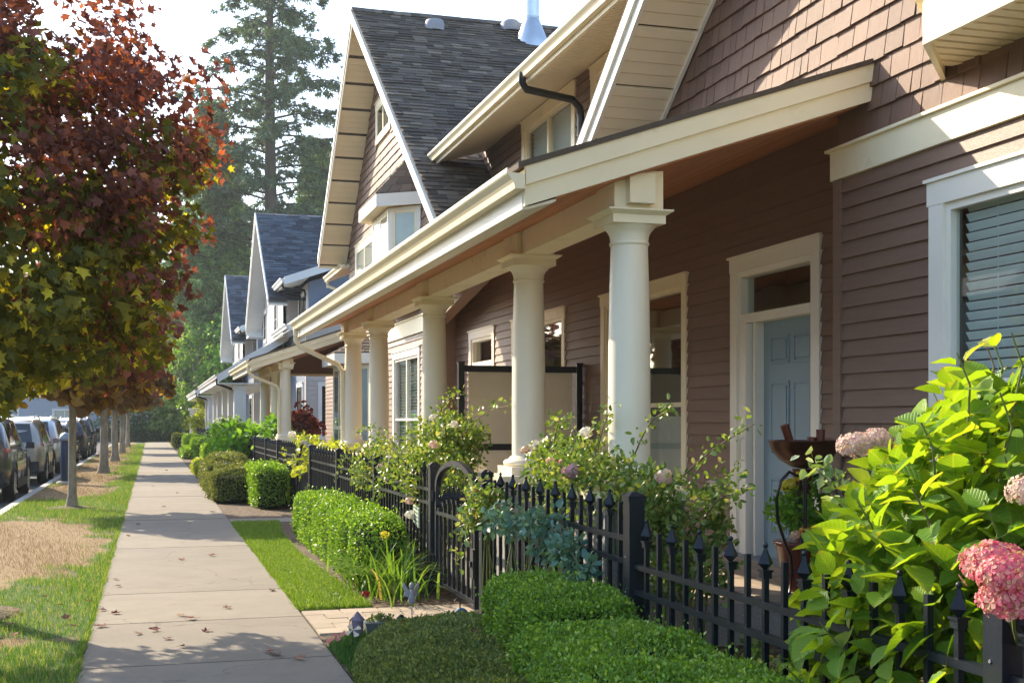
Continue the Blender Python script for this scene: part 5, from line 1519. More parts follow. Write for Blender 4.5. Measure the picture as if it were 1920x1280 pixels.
rose('white rose bush arching over the fence left of the near gate', (2.7, 11.6, 0),
     blob(2.62, 11.4, 1.08, .32, 1.0, .46, 60, .15) + blob(2.5, 13.4, .98, .28, 1.5, .3, 46, .14) + blob(2.75, 11.0, 1.35, .22, .5, .2, 14, .11), 46, .042, M['rose'],
     [((2.42, 10.75, 1.28), .055, M['palepink']), ((2.40, 13.1, 1.02), .065, M['palepink']), ((2.40, 13.3, .98), .06, W_), ((2.46, 12.2, 1.2), .06, W_), ((2.55, 11.7, 1.45), .055, W_),
      ((2.5, 11.1, 1.52), .05, W_), ((2.62, 10.8, 1.46), .05, W_), ((2.38, 11.4, 1.05), .05, W_), ((2.30, 11.2, .62), .06, W_), ((2.36, 12.6, 1.1), .05, W_), ((2.32, 11.35, .74), .05, M['palepink'])],
     [((2.7, 11, 1.3), (2.85, 9.6, 1.62), .1), ((2.6, 11.6, 1.4), (2.7, 10.9, 1.75), .1), ((2.6, 13, 1.1), (2.3, 14.2, 1.35), .15), ((2.4, 15, .9), (2.3, 16.0, .75), .2), ((2.6, 11, 1.3), (2.3, 9.9, 1.35), .15)], m2=M['yellowleaf'])
rose('pink rose bush above the fence right of the near gate, in front of the columns', (2.85, 7.4, 0),
     blob(2.75, 7.6, 1.10, .25, 1.2, .28, 60, .13) + blob(2.95, 6.6, 1.02, .3, .6, .2, 20, .12), 46, .038, M['rose'],
     [((2.55, 7.35, 1.17), .075, M['rosep']), ((2.6, 7.9, 1.22), .05, M['peach']), ((2.75, 6.35, 1.18), .062, M['palepink']), ((2.62, 8.35, 1.32), .05, W_), ((2.7, 7.5, 1.42), .05, W_), ((2.6, 7.65, 1.22), .045, M['pink']), ((2.72, 8.9, 1.27), .05, M['palepink']), ((2.65, 6.9, 1.12), .05, M['palepink'])],
     [((2.8, 6.6, 1.0), (3.1, 5.95, 1.48), .05), ((2.8, 7.6, 1.2), (2.75, 7.2, 1.55), .05), ((2.8, 7.0, 1.2), (2.9, 6.6, 1.55), .1), ((2.7, 8.2, 1.2), (2.6, 7.7, 1.48), .1)], m2=M['yellowleaf'])
rose('blue-green leaved rose trailing over the front of the fence beside the near gate', (2.3, 7.6, 0),
     blob(2.24, 7.35, .86, .09, .8, .15, 11, .085) + blob(2.2, 6.4, .45, .06, .35, .22, 8, .08) + blob(2.25, 6.5, .72, .08, .3, .1, 6, .08), 40, .05, M['rose_blue'], [],
     [((2.3, 8.4, 1.0), (2.2, 8.7, .65), .1), ((2.25, 6.6, .8), (2.2, 6.0, .4), .1)])
rose('tangled rose with withered twigs hanging on the near gate post', (2.35, 8.6, 0),
     blob(2.26, 8.5, .88, .10, .28, .2, 11, .10), 34, .042, M['rose'], [], [((2.3, 8.6, 1.0), (2.2, 9.0, .4), .1), ((2.3, 8.5, 1.0), (2.2, 8.9, .6), .1)], m2=M['dead'])
rose('green rose bush behind the tall fence post, against the porch wall', (3.0, 6.6, 0),
     blob(3.0, 6.62, .70, .22, .38, .30, 26, .12), 44, .042, M['rose'], [((2.85, 6.4, .6), .03, M['orangep'])], [((3.0, 6.5, .8), (3.05, 6.0, 1.1), .1)])
rose('low young rose stems and ground plants inside the near fence', (2.8, 4.9, 0),
     blob(2.85, 5.2, .22, .3, .8, .16, 18, .11), 40, .04, M['rose'], [((2.7, 6.6, .25), .03, M['pink']), ((2.75, 6.9, .2), .03, M['pink'])], [])
rose('thin rose shoots with pale variegated leaves by the bird bath', (3.45, 5.3, 0),
     blob(3.5, 5.35, 1.02, .22, .3, .12, 9, .07), 20, .06, leafm('variegated_leaf', [(0, (.10, .17, .06)), (.6, (.20, .28, .12)), (1, (.42, .46, .28))], .3), [], [((3.4, 5.3, .9), (3.2, 5.55, 1.28), .05), ((3.4, 5.4, .8), (3.55, 5.0, 1.15), .05)])

# ------------------------------------------------------------------ hydrangea with big leaves
def hyd_leaf(seed, n=7):
    r = random.Random(seed)
    b = MB()
    wd = r.uniform(.30, .37); cup = r.uniform(.10, .22); drp = r.uniform(.15, .4); tw = r.uniform(-.12, .12)
    rows = []
    for i in range(n + 1):
        t = i / n
        w_ = wd * (math.sin(math.pi * min(t ** .75, 1)) ** .85) * (1.02 if t < 1 else 0)
        zc = -drp * t * t
        sr = .035 * (1 if i % 2 else -.4) if 0 < i < n else 0
        a = tw * t * 2
        rows.append([(-(w_ + sr), t + .03, zc + cup * w_ * 1.6 + a * w_ + .02 * (i % 2)), (-w_ * .5, t, zc + cup * w_ * .55 + .012 * ((i + 1) % 2)), (0, t, zc - .012), (w_ * .5, t, zc + cup * w_ * .55 - .012 * (i % 2)), (w_ + sr, t + .03, zc + cup * w_ * 1.6 - a * w_ + .02 * (i % 2))])
    vs = [p for row in rows for p in row]
    fs = [(5 * i + k, 5 * i + k + 1, 5 * i + 5 + k + 1, 5 * i + 5 + k) for i in range(n) for k in range(4)]
    b.add(vs, fs, 0, True)
    b.tube([(0, -.22, .02), (0, -.1, .0), (0, .02, -.01)], [.014, .012, .01], 4, 1)
    me = b.mesh('leaf', [M['hyd'], M['gstem']])
    leaf_coords(me, np.array(b.v))
    return me
veined(M['hyd_i'])
HL = [hyd_leaf(i) for i in range(7)]
HY = thing('hydrangea', 'big yellow-green hydrangea with pink mophead flowers spilling over the near fence', 'hydrangea', (2.95, 3.6, 0))
hv = []
HC = Vector((2.98, 3.98, .15))
r_ = random.Random(21)
def hyd_surface(a, e):
    # bush outline: wide, leaning over the fence towards the pavement
    rx, ry, rz_ = .92, 1.30, 1.66
    return HC + Vector((math.cos(e) * math.cos(a) * rx, math.cos(e) * math.sin(a) * ry, math.sin(e) * rz_))
def hyd_ok(x, y, z):
    return x / y > (.505 + .064 * z if z < .97 else .567 + .19 * (z - .97))
shoots = []
tries = 0
while len(shoots) < 74:
    a = r_.uniform(0, 2 * math.pi); e = math.asin(r_.uniform(-.02, 1))
    # favour the side towards the pavement and the camera
    d = Vector((math.cos(a), math.sin(a), 0))
    if d.dot(Vector((-.75, -.65, 0))) < -.25 and r_.random() < .8 and e < 1.0: continue
    p = hyd_surface(a, e) * 1.0 + Vector((r_.uniform(-.08, .08), r_.uniform(-.08, .08), r_.uniform(-.08, .08)))
    if p.z < .12 or p.y > 4.95 + .2 * r_.random() or p.x < 2.05 or not hyd_ok(p.x, p.y, p.z): tries += 1; continue
    if all((p - q[0]).length > .21 for q in shoots) or tries > 3000:
        shoots.append((p, (p - HC - Vector((0, 0, -.2))).normalized()))
    tries += 1
nleaf = 0
heads = [(Vector((3.16, 5.05, 1.38)), .085, M['palepink']), (Vector((3.24, 5.0, 1.41)), .07, M['palepink']), (Vector((2.22, 2.86, 1.10)), .088, M['pink']), (Vector((2.20, 2.76, 1.02)), .085, M['pink']), (Vector((2.16, 2.74, 1.09)), .07, M['pink']), (Vector((2.62, 3.20, 1.28)), .07, M['palepink'])]
for i, (p, d) in enumerate(shoots):
    d = (d + Vector((-.35, .45, .55))).normalized()
    st = [Vector((HC.x + r_.uniform(-.25, .25), HC.y + r_.uniform(-.4, .4), 0)), HC.lerp(p, .55) + Vector((0, 0, .12)), p - d * .12, p]
    b = MB(); b.tube(st, [.009, .006, .004, .003], 5); b.build('stem', M['stem'] if i % 4 == 0 else M['gstem'], HY)
    ref = d.cross(Vector((0, 0, 1))); ref = ref.normalized() if ref.length > .05 else Vector((1, 0, 0))
    ref2 = d.cross(ref)
    k0 = r_.random() * math.pi
    for pair in range(3):
        ang = k0 + pair * math.pi / 2
        for sg in (0, math.pi):
            if nleaf >= 300: break
            if pair == 2 and r_.random() < .35: continue
            side = (ref * math.cos(ang + sg) + ref2 * math.sin(ang + sg))
            ldir = (side * (1.0 if pair else .8) + d * (.25 if pair else .75) + Vector((0, 0, -.12))).normalized()
            up = (d + Vector((-.2, .3, .5))).normalized()
            X = ldir.cross(up).normalized(); Z = X.cross(ldir)
            s = r_.uniform(.11, .17) * (1.0 if pair else .72)
            o_ = p - d * (.05 + .085 * pair) + ldir * .22 * s
            mt_ = Matrix(((X.x * s, ldir.x * s, Z.x * s, o_.x), (X.y * s, ldir.y * s, Z.y * s, o_.y), (X.z * s, ldir.z * s, Z.z * s, o_.z), (0, 0, 0, 1)))
            link('leaf', HL[r_.randrange(7)], HY, mt_)
            nleaf += 1
# inner leaves as one mass
n = 5200
d = rdir(n); d[:, 2] = np.abs(d[:, 2]) ; rr_ = .45 + .50 * NR.random(n) ** .6
P = np.array(HC) + d * rr_[:, None] * np.array([.88, 1.22, 1.58])
k = (P[:, 2] > .08) & (P[:, 1] < 5.0)
k &= np.where(P[:, 2] < .97, .545 + .043 * P[:, 2], .587 + .19 * (P[:, 2] - .97)) < P[:, 0] / P[:, 1]
k &= ~((P[:, 0] < 2.36) & (NR.random(n) < .55))
P, d = P[k], d[k]
D = unit(d * .6 + rdir(len(P)) * .8 + np.array([0, 0, -.15])); U = unit(np.array([-.2, .3, .9]) + rdir(len(P)) * .5)
leaves('inner_leaves', P, D, U, .12 * (.6 + .7 * NR.random(len(P))), 'broad', M['hyd_i'], None, HY)
for c, r, m_ in heads:
    b = MB()
    n = 150
    for i in range(n):
        ph = math.acos(1 - 2 * (i + .5) / n * .86); th = i * 2.399963
        nrm = Vector((math.sin(ph) * math.cos(th), math.sin(ph) * math.sin(th), math.cos(ph)))
        nrm = (nrm + Vector((-.2, -.2, .1))).normalized()
        q = c + Vector((nrm.x, nrm.y, nrm.z * .72)) * r * r_.uniform(.75, 1.12)
        u = nrm.cross(Vector((.3, .2, .9))).normalized(); v = nrm.cross(u)
        a0 = r_.random() * 2; s = r * r_.uniform(.13, .2)
        for k in range(4):
            a = a0 + k * math.pi / 2
            e1 = u * math.cos(a) + v * math.sin(a); e2 = u * math.cos(a + math.pi / 2) + v * math.sin(a + math.pi / 2)
            b.add([q, q + (e1 * .9 - e2 * .55) * s + nrm * s * .25, q + e1 * s * 1.3 + nrm * s * .1, q + (e1 * .9 + e2 * .55) * s + nrm * s * .25], [(0, 1, 2, 3)])
    b.tube([c + Vector((.38, .42, -.30)), c + Vector((.10, .12, -.10)), c - Vector((0, 0, .02))], .005, 5, 1)
    b.build('flower_head', [m_, M['gstem']], HY)

# ------------------------------------------------------------------ daylilies, mid-distance shrubs
DL = thing('daylily_clump', 'arching clump of green daylily leaves with one yellow flower beside the near gate', 'daylily', (2.0, 10.75, 0))
b = MB()
for i in range(560):
    cx, cy = 1.98 + RR.gauss(0, .13), 10.85 + RR.gauss(0, .38)
    a = RR.random() * 2 * math.pi; L = RR.uniform(.38, .66); lean = RR.uniform(.25, 1.0); w_ = RR.uniform(.007, .013)
    dv = Vector((math.cos(a), math.sin(a), 0)); sv = Vector((-dv.y, dv.x, 0))
    pts = []
    for k in range(6):
        t = k / 5
        pts.append(Vector((cx, cy, 0)) + dv * (lean * L * t * (0.4 + .9 * t)) + Vector((0, 0, L * (t - .55 * lean * t * t * t) * (1 - .25 * lean))))
    vs = []
    for k, p in enumerate(pts):
        ww = w_ * (1 - (k / 5) ** 2 * .9)
        vs += [p - sv * ww, p + sv * ww]
    b.add(vs, [(2 * k, 2 * k + 1, 2 * k + 3, 2 * k + 2) for k in range(5)], 0, True)
o = b.build('blades', M['lily'], DL); o['kind'] = 'stuff'
bloom(DL, (1.95, 10.6, .50), .045, M['yellowp'], 10); stems(DL, [[(1.97, 10.75, 0), (1.96, 10.68, .3), (1.95, 10.6, .5)]], .004, M['gstem'])
bloom(DL, (1.7, 10.1, .06), .04, mat('red_fallen_bloom', (.4, .03, .02), .6), 10, 'fallen_bloom')

def shrub(name, label, cat, base, clumps, per, size, m, tm='leaf', group=None, fl=(), droop=.1):
    S_ = thing(name, label, cat, base, group)
    cloud('foliage', S_, clumps, per, size, m, tm, droop)
    stems(S_, [arc(base, c[:3], .05, 4) for c in clumps[::max(1, len(clumps) // 8)]], .014, M['stem'])
    for c, r, mm_ in fl: bloom(S_, c, r, mm_)
    return S_
shrub('broad_leaved_shrub', 'large bright green broad leaved shrub leaning over the fence past the second hedge', 'shrub', (2.1, 33.5, 0), blob(2.15, 33.6, .75, .6, 2.6, .6, 40, .30), 45, .17, M['bigleaf'], 'oval', fl=[((1.9, 31.6, .55), .09, M['palepink'])])
shrub('broad_leaved_shrub', 'taller bright green shrub behind the fence in front of the second porch', 'shrub', (2.8, 32.5, 0), blob(2.9, 31.8, 1.05, .5, 3.0, .45, 36, .28), 45, .16, M['bigleaf'], 'oval')
shrub('white_flowering_shrub', 'dense shrub dotted with white blossom in front of the white pillars', 'shrub', (2.5, 42, 0), blob(2.5, 42, .95, .55, 2.2, .55, 30, .32), 60, .10, M['box'], 'leaf', fl=[((2.5 + RR.uniform(-.6, .1), 42 + RR.uniform(-2, 2), 1.2 + RR.uniform(-.3, .35)), .08, M['whitep']) for _ in range(26)])
shrub('yellow_green_shrub', 'low yellow-green hydrangea bed behind the middle fence, below the paired columns', 'shrub', (2.7, 21.5, 0), blob(2.75, 21.0, .85, .35, 3.4, .28, 44, .22), 50, .10, M['yellowleaf'], 'oval', fl=[((2.6, 24.0, 1.22), .09, W_), ((2.5, 19.4, 1.0), .07, M['palepink']), ((2.6, 22, 1.1), .07, W_)])
shrub('maroon_maple', 'small maroon leaved maple shrub beside the second porch columns', 'shrub', (3.9, 33.6, .3), blob(3.95, 33.3, 1.35, .42, .8, .5, 26, .22), 60, .075, M['maroon'], 'maple2')
shrub('climbing_vine', 'yellow-green vine climbing the far end of the white porch', 'vine', (2.5, 70, 0), blob(2.5, 69, 1.6, .5, 1.6, 1.2, 30, .4), 45, .17, M['yellowleaf'], 'oval')
sheet('mulch', 1.62, 2.3, 9.78, 18.3, -.002, M['soil'], .1)

# ------------------------------------------------------------------ street trees
def street_tree(label, x, y, h, cz, rx, rz, nclump, per, size, tm, reds=.5, n_single=0, seed=1, lowm='mgr', trunk_r=.075, name='maple_tree'):
    r = random.Random(seed)
    Tt = thing(name, label, 'tree', (x, y, 0), 'maples along the verge')
    b = MB()
    tw = [(x, y, -.03), (x + .01, y, .25), (x + .02 * r.uniform(-1, 1), y + .02, 1.0), (x + .05 * r.uniform(-1, 1), y, cz - rz * .7), (x, y, cz), (x, y, cz + rz * .8)]
    b.tube(tw, [trunk_r * 1.9, trunk_r * 1.15, trunk_r, trunk_r * .9, trunk_r * .55, .012], 12)
    b.build('trunk', M['bark'], Tt)
    for i in range(9):
        z0 = cz - rz * .75 + rz * 1.3 * i / 11
        a = i * 2.4 + r.random(); L = rx * r.uniform(.5, .8)
        e = Vector((x + math.cos(a) * L, y + math.sin(a) * L, z0 + rz * .35))
        q = MB(); q.tube(arc((x, y, z0), e, .06, 5), [.03, .026, .02, .015, .01, .005], 5); q.build('limb', M['bark'], Tt)
    cl = []
    while len(cl) < nclump:
        v = Vector((r.gauss(0, 1), r.gauss(0, 1), r.gauss(0, 1))).normalized()
        k = r.uniform(.35, 1.0) ** .6
        bump = 1 + .13 * math.sin(v.x * 5 + seed) * math.sin(v.z * 6 + v.y * 4)
        low = 1.08 if v.z < -.3 else 1
        cl.append((x + v.x * rx * k * bump * low, y + v.y * rx * k * bump * low, cz + v.z * rz * k * bump, rx * .16 * r.uniform(.7, 1.3)))
    C = np.array(cl)
    kk = np.repeat(np.arange(nclump), per); n = len(kk)
    d = rdir(n) * NR.random(n)[:, None] ** .4
    P = C[kk, :3] + d * C[kk, 3:4] * np.array([1, 1, .8])
    out = unit(P - np.array([x, y, cz]))
    D = unit(out * .5 + rdir(n) * .8 + np.array([0, 0, -.55])); U = unit(out * .6 + rdir(n) * .6 + np.array([0, 0, .7]))
    hgt = (P[:, 2] - (cz - rz)) / (2 * rz)
    tone = np.repeat(NR.random(nclump), per)
    red = (hgt * .75 + tone * .65 + .25 * out[:, 0] + (reds - .5) * 1.6) > .72
    s = size * (.6 + .75 * NR.random(n)) * np.where(red, .85, 1.0)
    which = np.where(red, 0, 1)
    if n_single:
        dist = np.linalg.norm(P - np.array([0, 0, 1.5]), axis=1)
        vis = (P[:, 0] * math.cos(YAW) - P[:, 1] * math.sin(YAW)) / (P[:, 0] * math.sin(YAW) + P[:, 1] * math.cos(YAW)) > -.40
        order = np.argsort(dist + np.where(vis, 0, 50))
        sel = order[:n_single]
        mesh = {}
        for w_, mm_ in ((0, 'mar_o'), (1, 'mgr_o')):
            for j, tmj in enumerate(('maple', 'maple_b', 'maple_c')):
                tv, tf = T[tmj]
                q = MB(); q.add([tuple(p) for p in tv], [tuple(f) for f in tf]); mesh[w_, j] = q.mesh('leaf', M[mm_])
        Dn = unit(D); X = unit(np.cross(Dn, U)); Z = np.cross(X, Dn)
        for i in sel:
            k = s[i]
            mt_ = Matrix(((X[i, 0] * k, Dn[i, 0] * k, Z[i, 0] * k, P[i, 0]), (X[i, 1] * k, Dn[i, 1] * k, Z[i, 1] * k, P[i, 1]), (X[i, 2] * k, Dn[i, 2] * k, Z[i, 2] * k, P[i, 2]), (0, 0, 0, 1)))
            link('leaf', mesh[int(which[i]), r.choice([0, 0, 1, 2]) if which[i] else r.choice([0, 1, 1, 2, 2])], Tt, mt_)
        keep = np.ones(n, bool); keep[sel] = False
        P, D, U, s, which = P[keep], D[keep], U[keep], s[keep], which[keep]
    if tm == 'maple':
        vs, fs, ws, o_ = [], [], [], 0
        part = NR.integers(0, 3, len(P))
        for j, tmj in enumerate(('maple', 'maple_b', 'maple_c')):
            q = part == j
            V, F = scatter(P[q], D[q], U[q], s[q], tmj)
            vs.append(V); fs.append(F + o_); ws.append(np.repeat(which[q], len(T[tmj][1]))); o_ += len(V)
        o = link('crown', np_mesh('crown', np.vstack(vs), np.vstack(fs), [M['mar'], M[lowm]], np.concatenate(ws)), Tt)
        o['kind'] = 'stuff'
    else:
        leaves('crown', P, D, U, s, tm, [M['mar'], M[lowm]], which, Tt)
    return Tt
street_tree('nearest maple with dark red and green leaves overhanging the pavement, trunk out of frame', -1.38, 10.25, 5.1, 3.38, 1.76, 1.78, 400, 84, .080, 'maple', .47, 300, 3, trunk_r=.07)
street_tree('slim maple with pale trunk and reddish-brown crown, second from the camera', -1.32, 22.3, 4.3, 3.05, 1.62, 1.25, 230, 46, .12, 'maple2', .50, 0, 5, 'amber', .062)
for i, (yy, hh) in enumerate(((36.7, 3.1), (47.7, 3.2), (59.3, 3.3), (72.3, 3.4))):
    street_tree(['maple with bronze crown, third from the camera along the verge', 'maple with bronze crown, fourth from the camera along the verge', 'maple with bronze crown, fifth from the camera along the verge', 'maple with bronze crown, last in the verge before the cross street'][i], -1.32, yy, 5, hh, 1.75, 1.35, 120, 44, .20, 'maple2', .45 + .1 * (i % 2), 0, 20 + i, 'amber' if i % 2 == 0 else 'mgr', .11)
b = MB(); b.lathe([(.45, 0), (.40, .03), (.1, .05)], (-1.38, 10.25, -.01), 20); b.build('tree_pit', M['soil'], KB)
b = MB(); b.lathe([(.50, 0), (.42, .025), (.1, .05)], (-1.32, 22.3, -.01), 20); b.build('tree_pit', M['soil'], KB)

# ------------------------------------------------------------------ tall trees behind
def conifer(label, x, y, h, base, r0, nb, per, size, m, seed, trunk=.6, tname='fir_tree', sparse=.0, top=0.1):
    r = random.Random(seed)
    Tt = thing(tname, label, 'tree', (x, y, -.2), 'conifers behind the houses')
    b = MB(); b.tube([(x, y, -.2), (x + .1, y, h * .25), (x - .05, y, h * .6), (x, y, h)], [trunk, trunk * .85, trunk * .55, .05], 12); b.build('trunk', M['bark_dark'], Tt)
    lb = MB(); cl = []
    for i in range(nb):
        t = (i + r.random()) / nb
        z = base + (h - base) * t
        L = r0 * ((1 - t) ** .65 * .9 + top) * r.uniform(.6, 1.12)
        if r.random() < sparse: L *= .45
        a = i * 2.39996 + r.uniform(-.3, .3)
        e = Vector((x + math.cos(a) * L, y + math.sin(a) * L, z + r.uniform(-.12, .05) * L))
        p = arc((x, y, z), e, L * .10, 5)
        lb.tube(p, [.10, .08, .06, .05, .035, .02], 5)
        m_ = max(4, int(L * 2.4))
        for k in range(m_):
            u = .22 + .78 * k / m_
            q = p[0].lerp(e, u) + Vector((0, 0, L * .10 * math.sin(math.pi * u)))
            cl.append((q.x + r.uniform(-.35, .35) * L * .3, q.y + r.uniform(-.35, .35) * L * .3, q.z + r.uniform(-.5, .15), .55 + .35 * (1 - u)))
    lb.build('limbs', M['bark_dark'], Tt)['kind'] = 'stuff'
    C = np.array(cl); kk = np.repeat(np.arange(len(C)), per); n = len(kk)
    d = rdir(n) * NR.random(n)[:, None] ** .5
    P = C[kk, :3] + d * C[kk, 3:4] * np.array([1, 1, .55])
    out = unit((P - np.array([x, y, 0])) * np.array([1, 1, 0]))
    D = unit(out * .6 + rdir(n) * .7 + np.array([0, 0, -.45])); U = unit(rdir(n) * .6 + np.array([0, 0, .8]))
    leaves('crown', P, D, U, size * (.6 + .8 * NR.random(n)), 'spray', m, None, Tt)
    return Tt
conifer('giant fir with bare lower trunk and open hazy branches, tallest behind the roofs', 8.3, 91, 43, 14, 7.4, 105, 8, .62, M['fir'], 2, .62, sparse=.2, top=.35)
conifer('dense conifer left of the giant fir trunk, behind the far gable', 4.3, 93, 25, 1, 4.4, 130, 12, .62, M['cedar_leaf'], 6, .35)
conifer('pale conifer farther right of the giant fir, seen above the blue roofs', 12.5, 98, 24, 2, 5.0, 120, 12, .65, M['cedar_leaf'], 9, .4)
conifer('light green conifer left of the dense one, seen over the street maples', 2.4, 95, 17.5, 1, 3.4, 100, 12, .55, M['cedar_leaf'], 17, .3)
conifer('dark conifer at the back between the street maples and the fir', -0.8, 112, 21, 1, 4.6, 110, 12, .7, M['cedar_leaf'], 12, .35)
conifer('dim conifer behind the dense one at the street end', 6.5, 112, 26, 2, 5.5, 120, 11, .75, M['fir'], 14, .35)

def broadleaf(label, x, y, h, r0, cz, rz, ncl, per, size, m, seed, group='leafy trees at the end of the street'):
    r = random.Random(seed)
    Tt = thing('leafy_tree', label, 'tree', (x, y, -.2), group)
    b = MB(); b.tube([(x, y, -.2), (x + .1, y, cz * .5), (x, y, cz + rz * .5)], [.28, .2, .05], 9)
    b.build('trunk', M['bark'], Tt)
    cl = []
    for i in range(ncl):
        v = Vector((r.gauss(0, 1), r.gauss(0, 1), r.gauss(0, 1))).normalized() * r.uniform(.45, 1) ** .6
        cl.append((x + v.x * r0, y + v.y * r0, cz + v.z * rz, r0 * .24 * r.uniform(.7, 1.3)))
    cloud('crown', Tt, cl, per, size, m, 'leaf', .2, .5)
    stems(Tt, [arc((x, y, cz * .5), c[:3], .2, 4) for c in cl[::max(1, ncl // 7)]], .09, M['bark'], 'limb')
    return Tt
broadleaf('bright yellow-green tree at the end of the street, left of the white porch', 3.1, 89.5, 9, 2.2, 5.0, 3.6, 70, 60, .26, M['decid'], 3)
broadleaf('deep green tree at the end of the street behind the farthest gable', 5.6, 87.5, 9, 2.4, 4.6, 4.2, 70, 60, .26, M['bigleaf'], 4)
broadleaf('brownish autumn tree behind the street maples at the end of the street', -.9, 99, 10, 2.6, 7.2, 3.6, 60, 55, .27, M['amber'], 8)
broadleaf('green tree beyond the parked cars, far left', -8, 108, 11, 4.0, 7.5, 4.2, 60, 55, .34, M['decid'], 9)
broadleaf('tall green tree at the back behind the street end hedge', 2.0, 104, 15, 3.6, 9.5, 5.4, 80, 60, .32, M['cedar_leaf'], 10)

# planted bank and building across the end
def bushes(label, x, y, r, h, n, m, seed):
    S_ = thing('bank_shrub', label, 'shrub', (x, y, 0), 'dark shrubs across the end of the street')
    cloud('foliage', S_, blob(x, y, h * .5, r, r * .8, h * .5, n, r * .35), 45, .24, m, 'leaf')
    stems(S_, [arc((x, y, -.1), (x + RR.uniform(-.5, .5) * r, y, h * .7), .1, 3) for _ in range(3)], .03, M['stem'])
bushes('dark shrub mass across the cross street, left of the white building corner', -2.3, 97.5, 1.8, 2.4, 26, M['shadebush'], 1)
bushes('dark shrub across the cross street, straight ahead of the pavement', .6, 97.8, 1.9, 2.9, 30, M['shadebush'], 2)
bushes('dark shrub with grassy leaves across the cross street, right of centre', 2.9, 97.2, 1.5, 2.2, 26, M['shadebush'], 3)
bushes('tall dark shrub across the cross street beside the gate pillar', 5.0, 97.6, 1.8, 3.6, 30, M['shadebush'], 4)
hedge_block('bank_hedge', 'low dark clipped hedge along the far side of the cross street', (1.0, 96.1, .35), (5.0, .5, .45), 9000, .16, M['shadebush'], None, lump=.08)
B_ = thing('rendered_building', 'long grey-blue rendered building behind the parked cars at the street end', 'building', (-14, 101, 0))
fb = ywall(101)
hs_ = [(-20.0 + i * 4.2, -18.2 + i * 4.2, .9, 2.4) for i in range(4)]
wall(fb, -30, -.35, -.2, 3.6, [(a + .05, e - .05, z + .05, t - .05) for a, e, z, t in hs_], B_, M['farwall'])
for a, e, z, t in hs_: window(fb, a, e, z, t, B_, cols=2, casing=.12, mt=M['pale_trim'])
b = MB(); b.box((-30, 101.13, -.2), (-.35, 110, 3.55)); b.build('block', M['farwall'], B_)
b = MB(); b.prism([(-30.3, 100.6, 3.605), (-.1, 100.6, 3.605), (-.1, 105.6, 5.6), (-30.3, 105.6, 5.6)], (0, 0, .12)); b.prism([(-30.3, 105.61, 5.6), (-.1, 105.61, 5.6), (-.1, 110.6, 3.605), (-30.3, 110.6, 3.605)], (0, 0, .12)); b.build('roof', M['roof_blue'], B_)
b = MB(); b.box((-.5, 99.6, 1.75), (.05, 100.95, 2.35)); b.build('eave_box', M['pale_trim'], B_)

# ------------------------------------------------------------------ unseen house row across the road, added for the panes to reflect
OP = thing('added_opposite_row', 'unseen townhouse row added across the road to be mirrored in the window panes', 'house', (-22, 15, 0))
fo = Fr((-21, 0, 0), (0, 1, 0), (1, 0, 0))
oh = []
for k in range(9):
    y0 = -26 + k * 9.0
    oh += [(y0 + 1, y0 + 3, .9, 2.6), (y0 + 4.4, y0 + 5.5, .2, 2.5), (y0 + 1.2, y0 + 2.8, 3.9, 5.3), (y0 + 4.6, y0 + 6.4, 3.9, 5.3)]
wall(fo, -28, 55, -.2, 6.2, [(a + .05, e - .05, z + .05, t - .05) for a, e, z, t in oh], OP, M['grey_paint'])
for a, e, z, t in oh: window(fo, a, e, z, t, OP, casing=.12, mt=M['pale_trim'])
b = MB(); b.box((-30, -28, -.2), (-21.13, 55, 6.19)); b.build('block', M['grey_paint'], OP)
b = MB(); b.prism([(-20.4, -28.5, 6.2), (-25.5, -28.5, 8.6), (-30.5, -28.5, 6.2)], (0, 84, 0)); b.build('roof', M['roof_blue'], OP)
b = MB(); b.box((-20.9, -30, -.19), (-11.2, 86, -.02)); tag(b.build('far_verge', M['earth']), kind='structure')

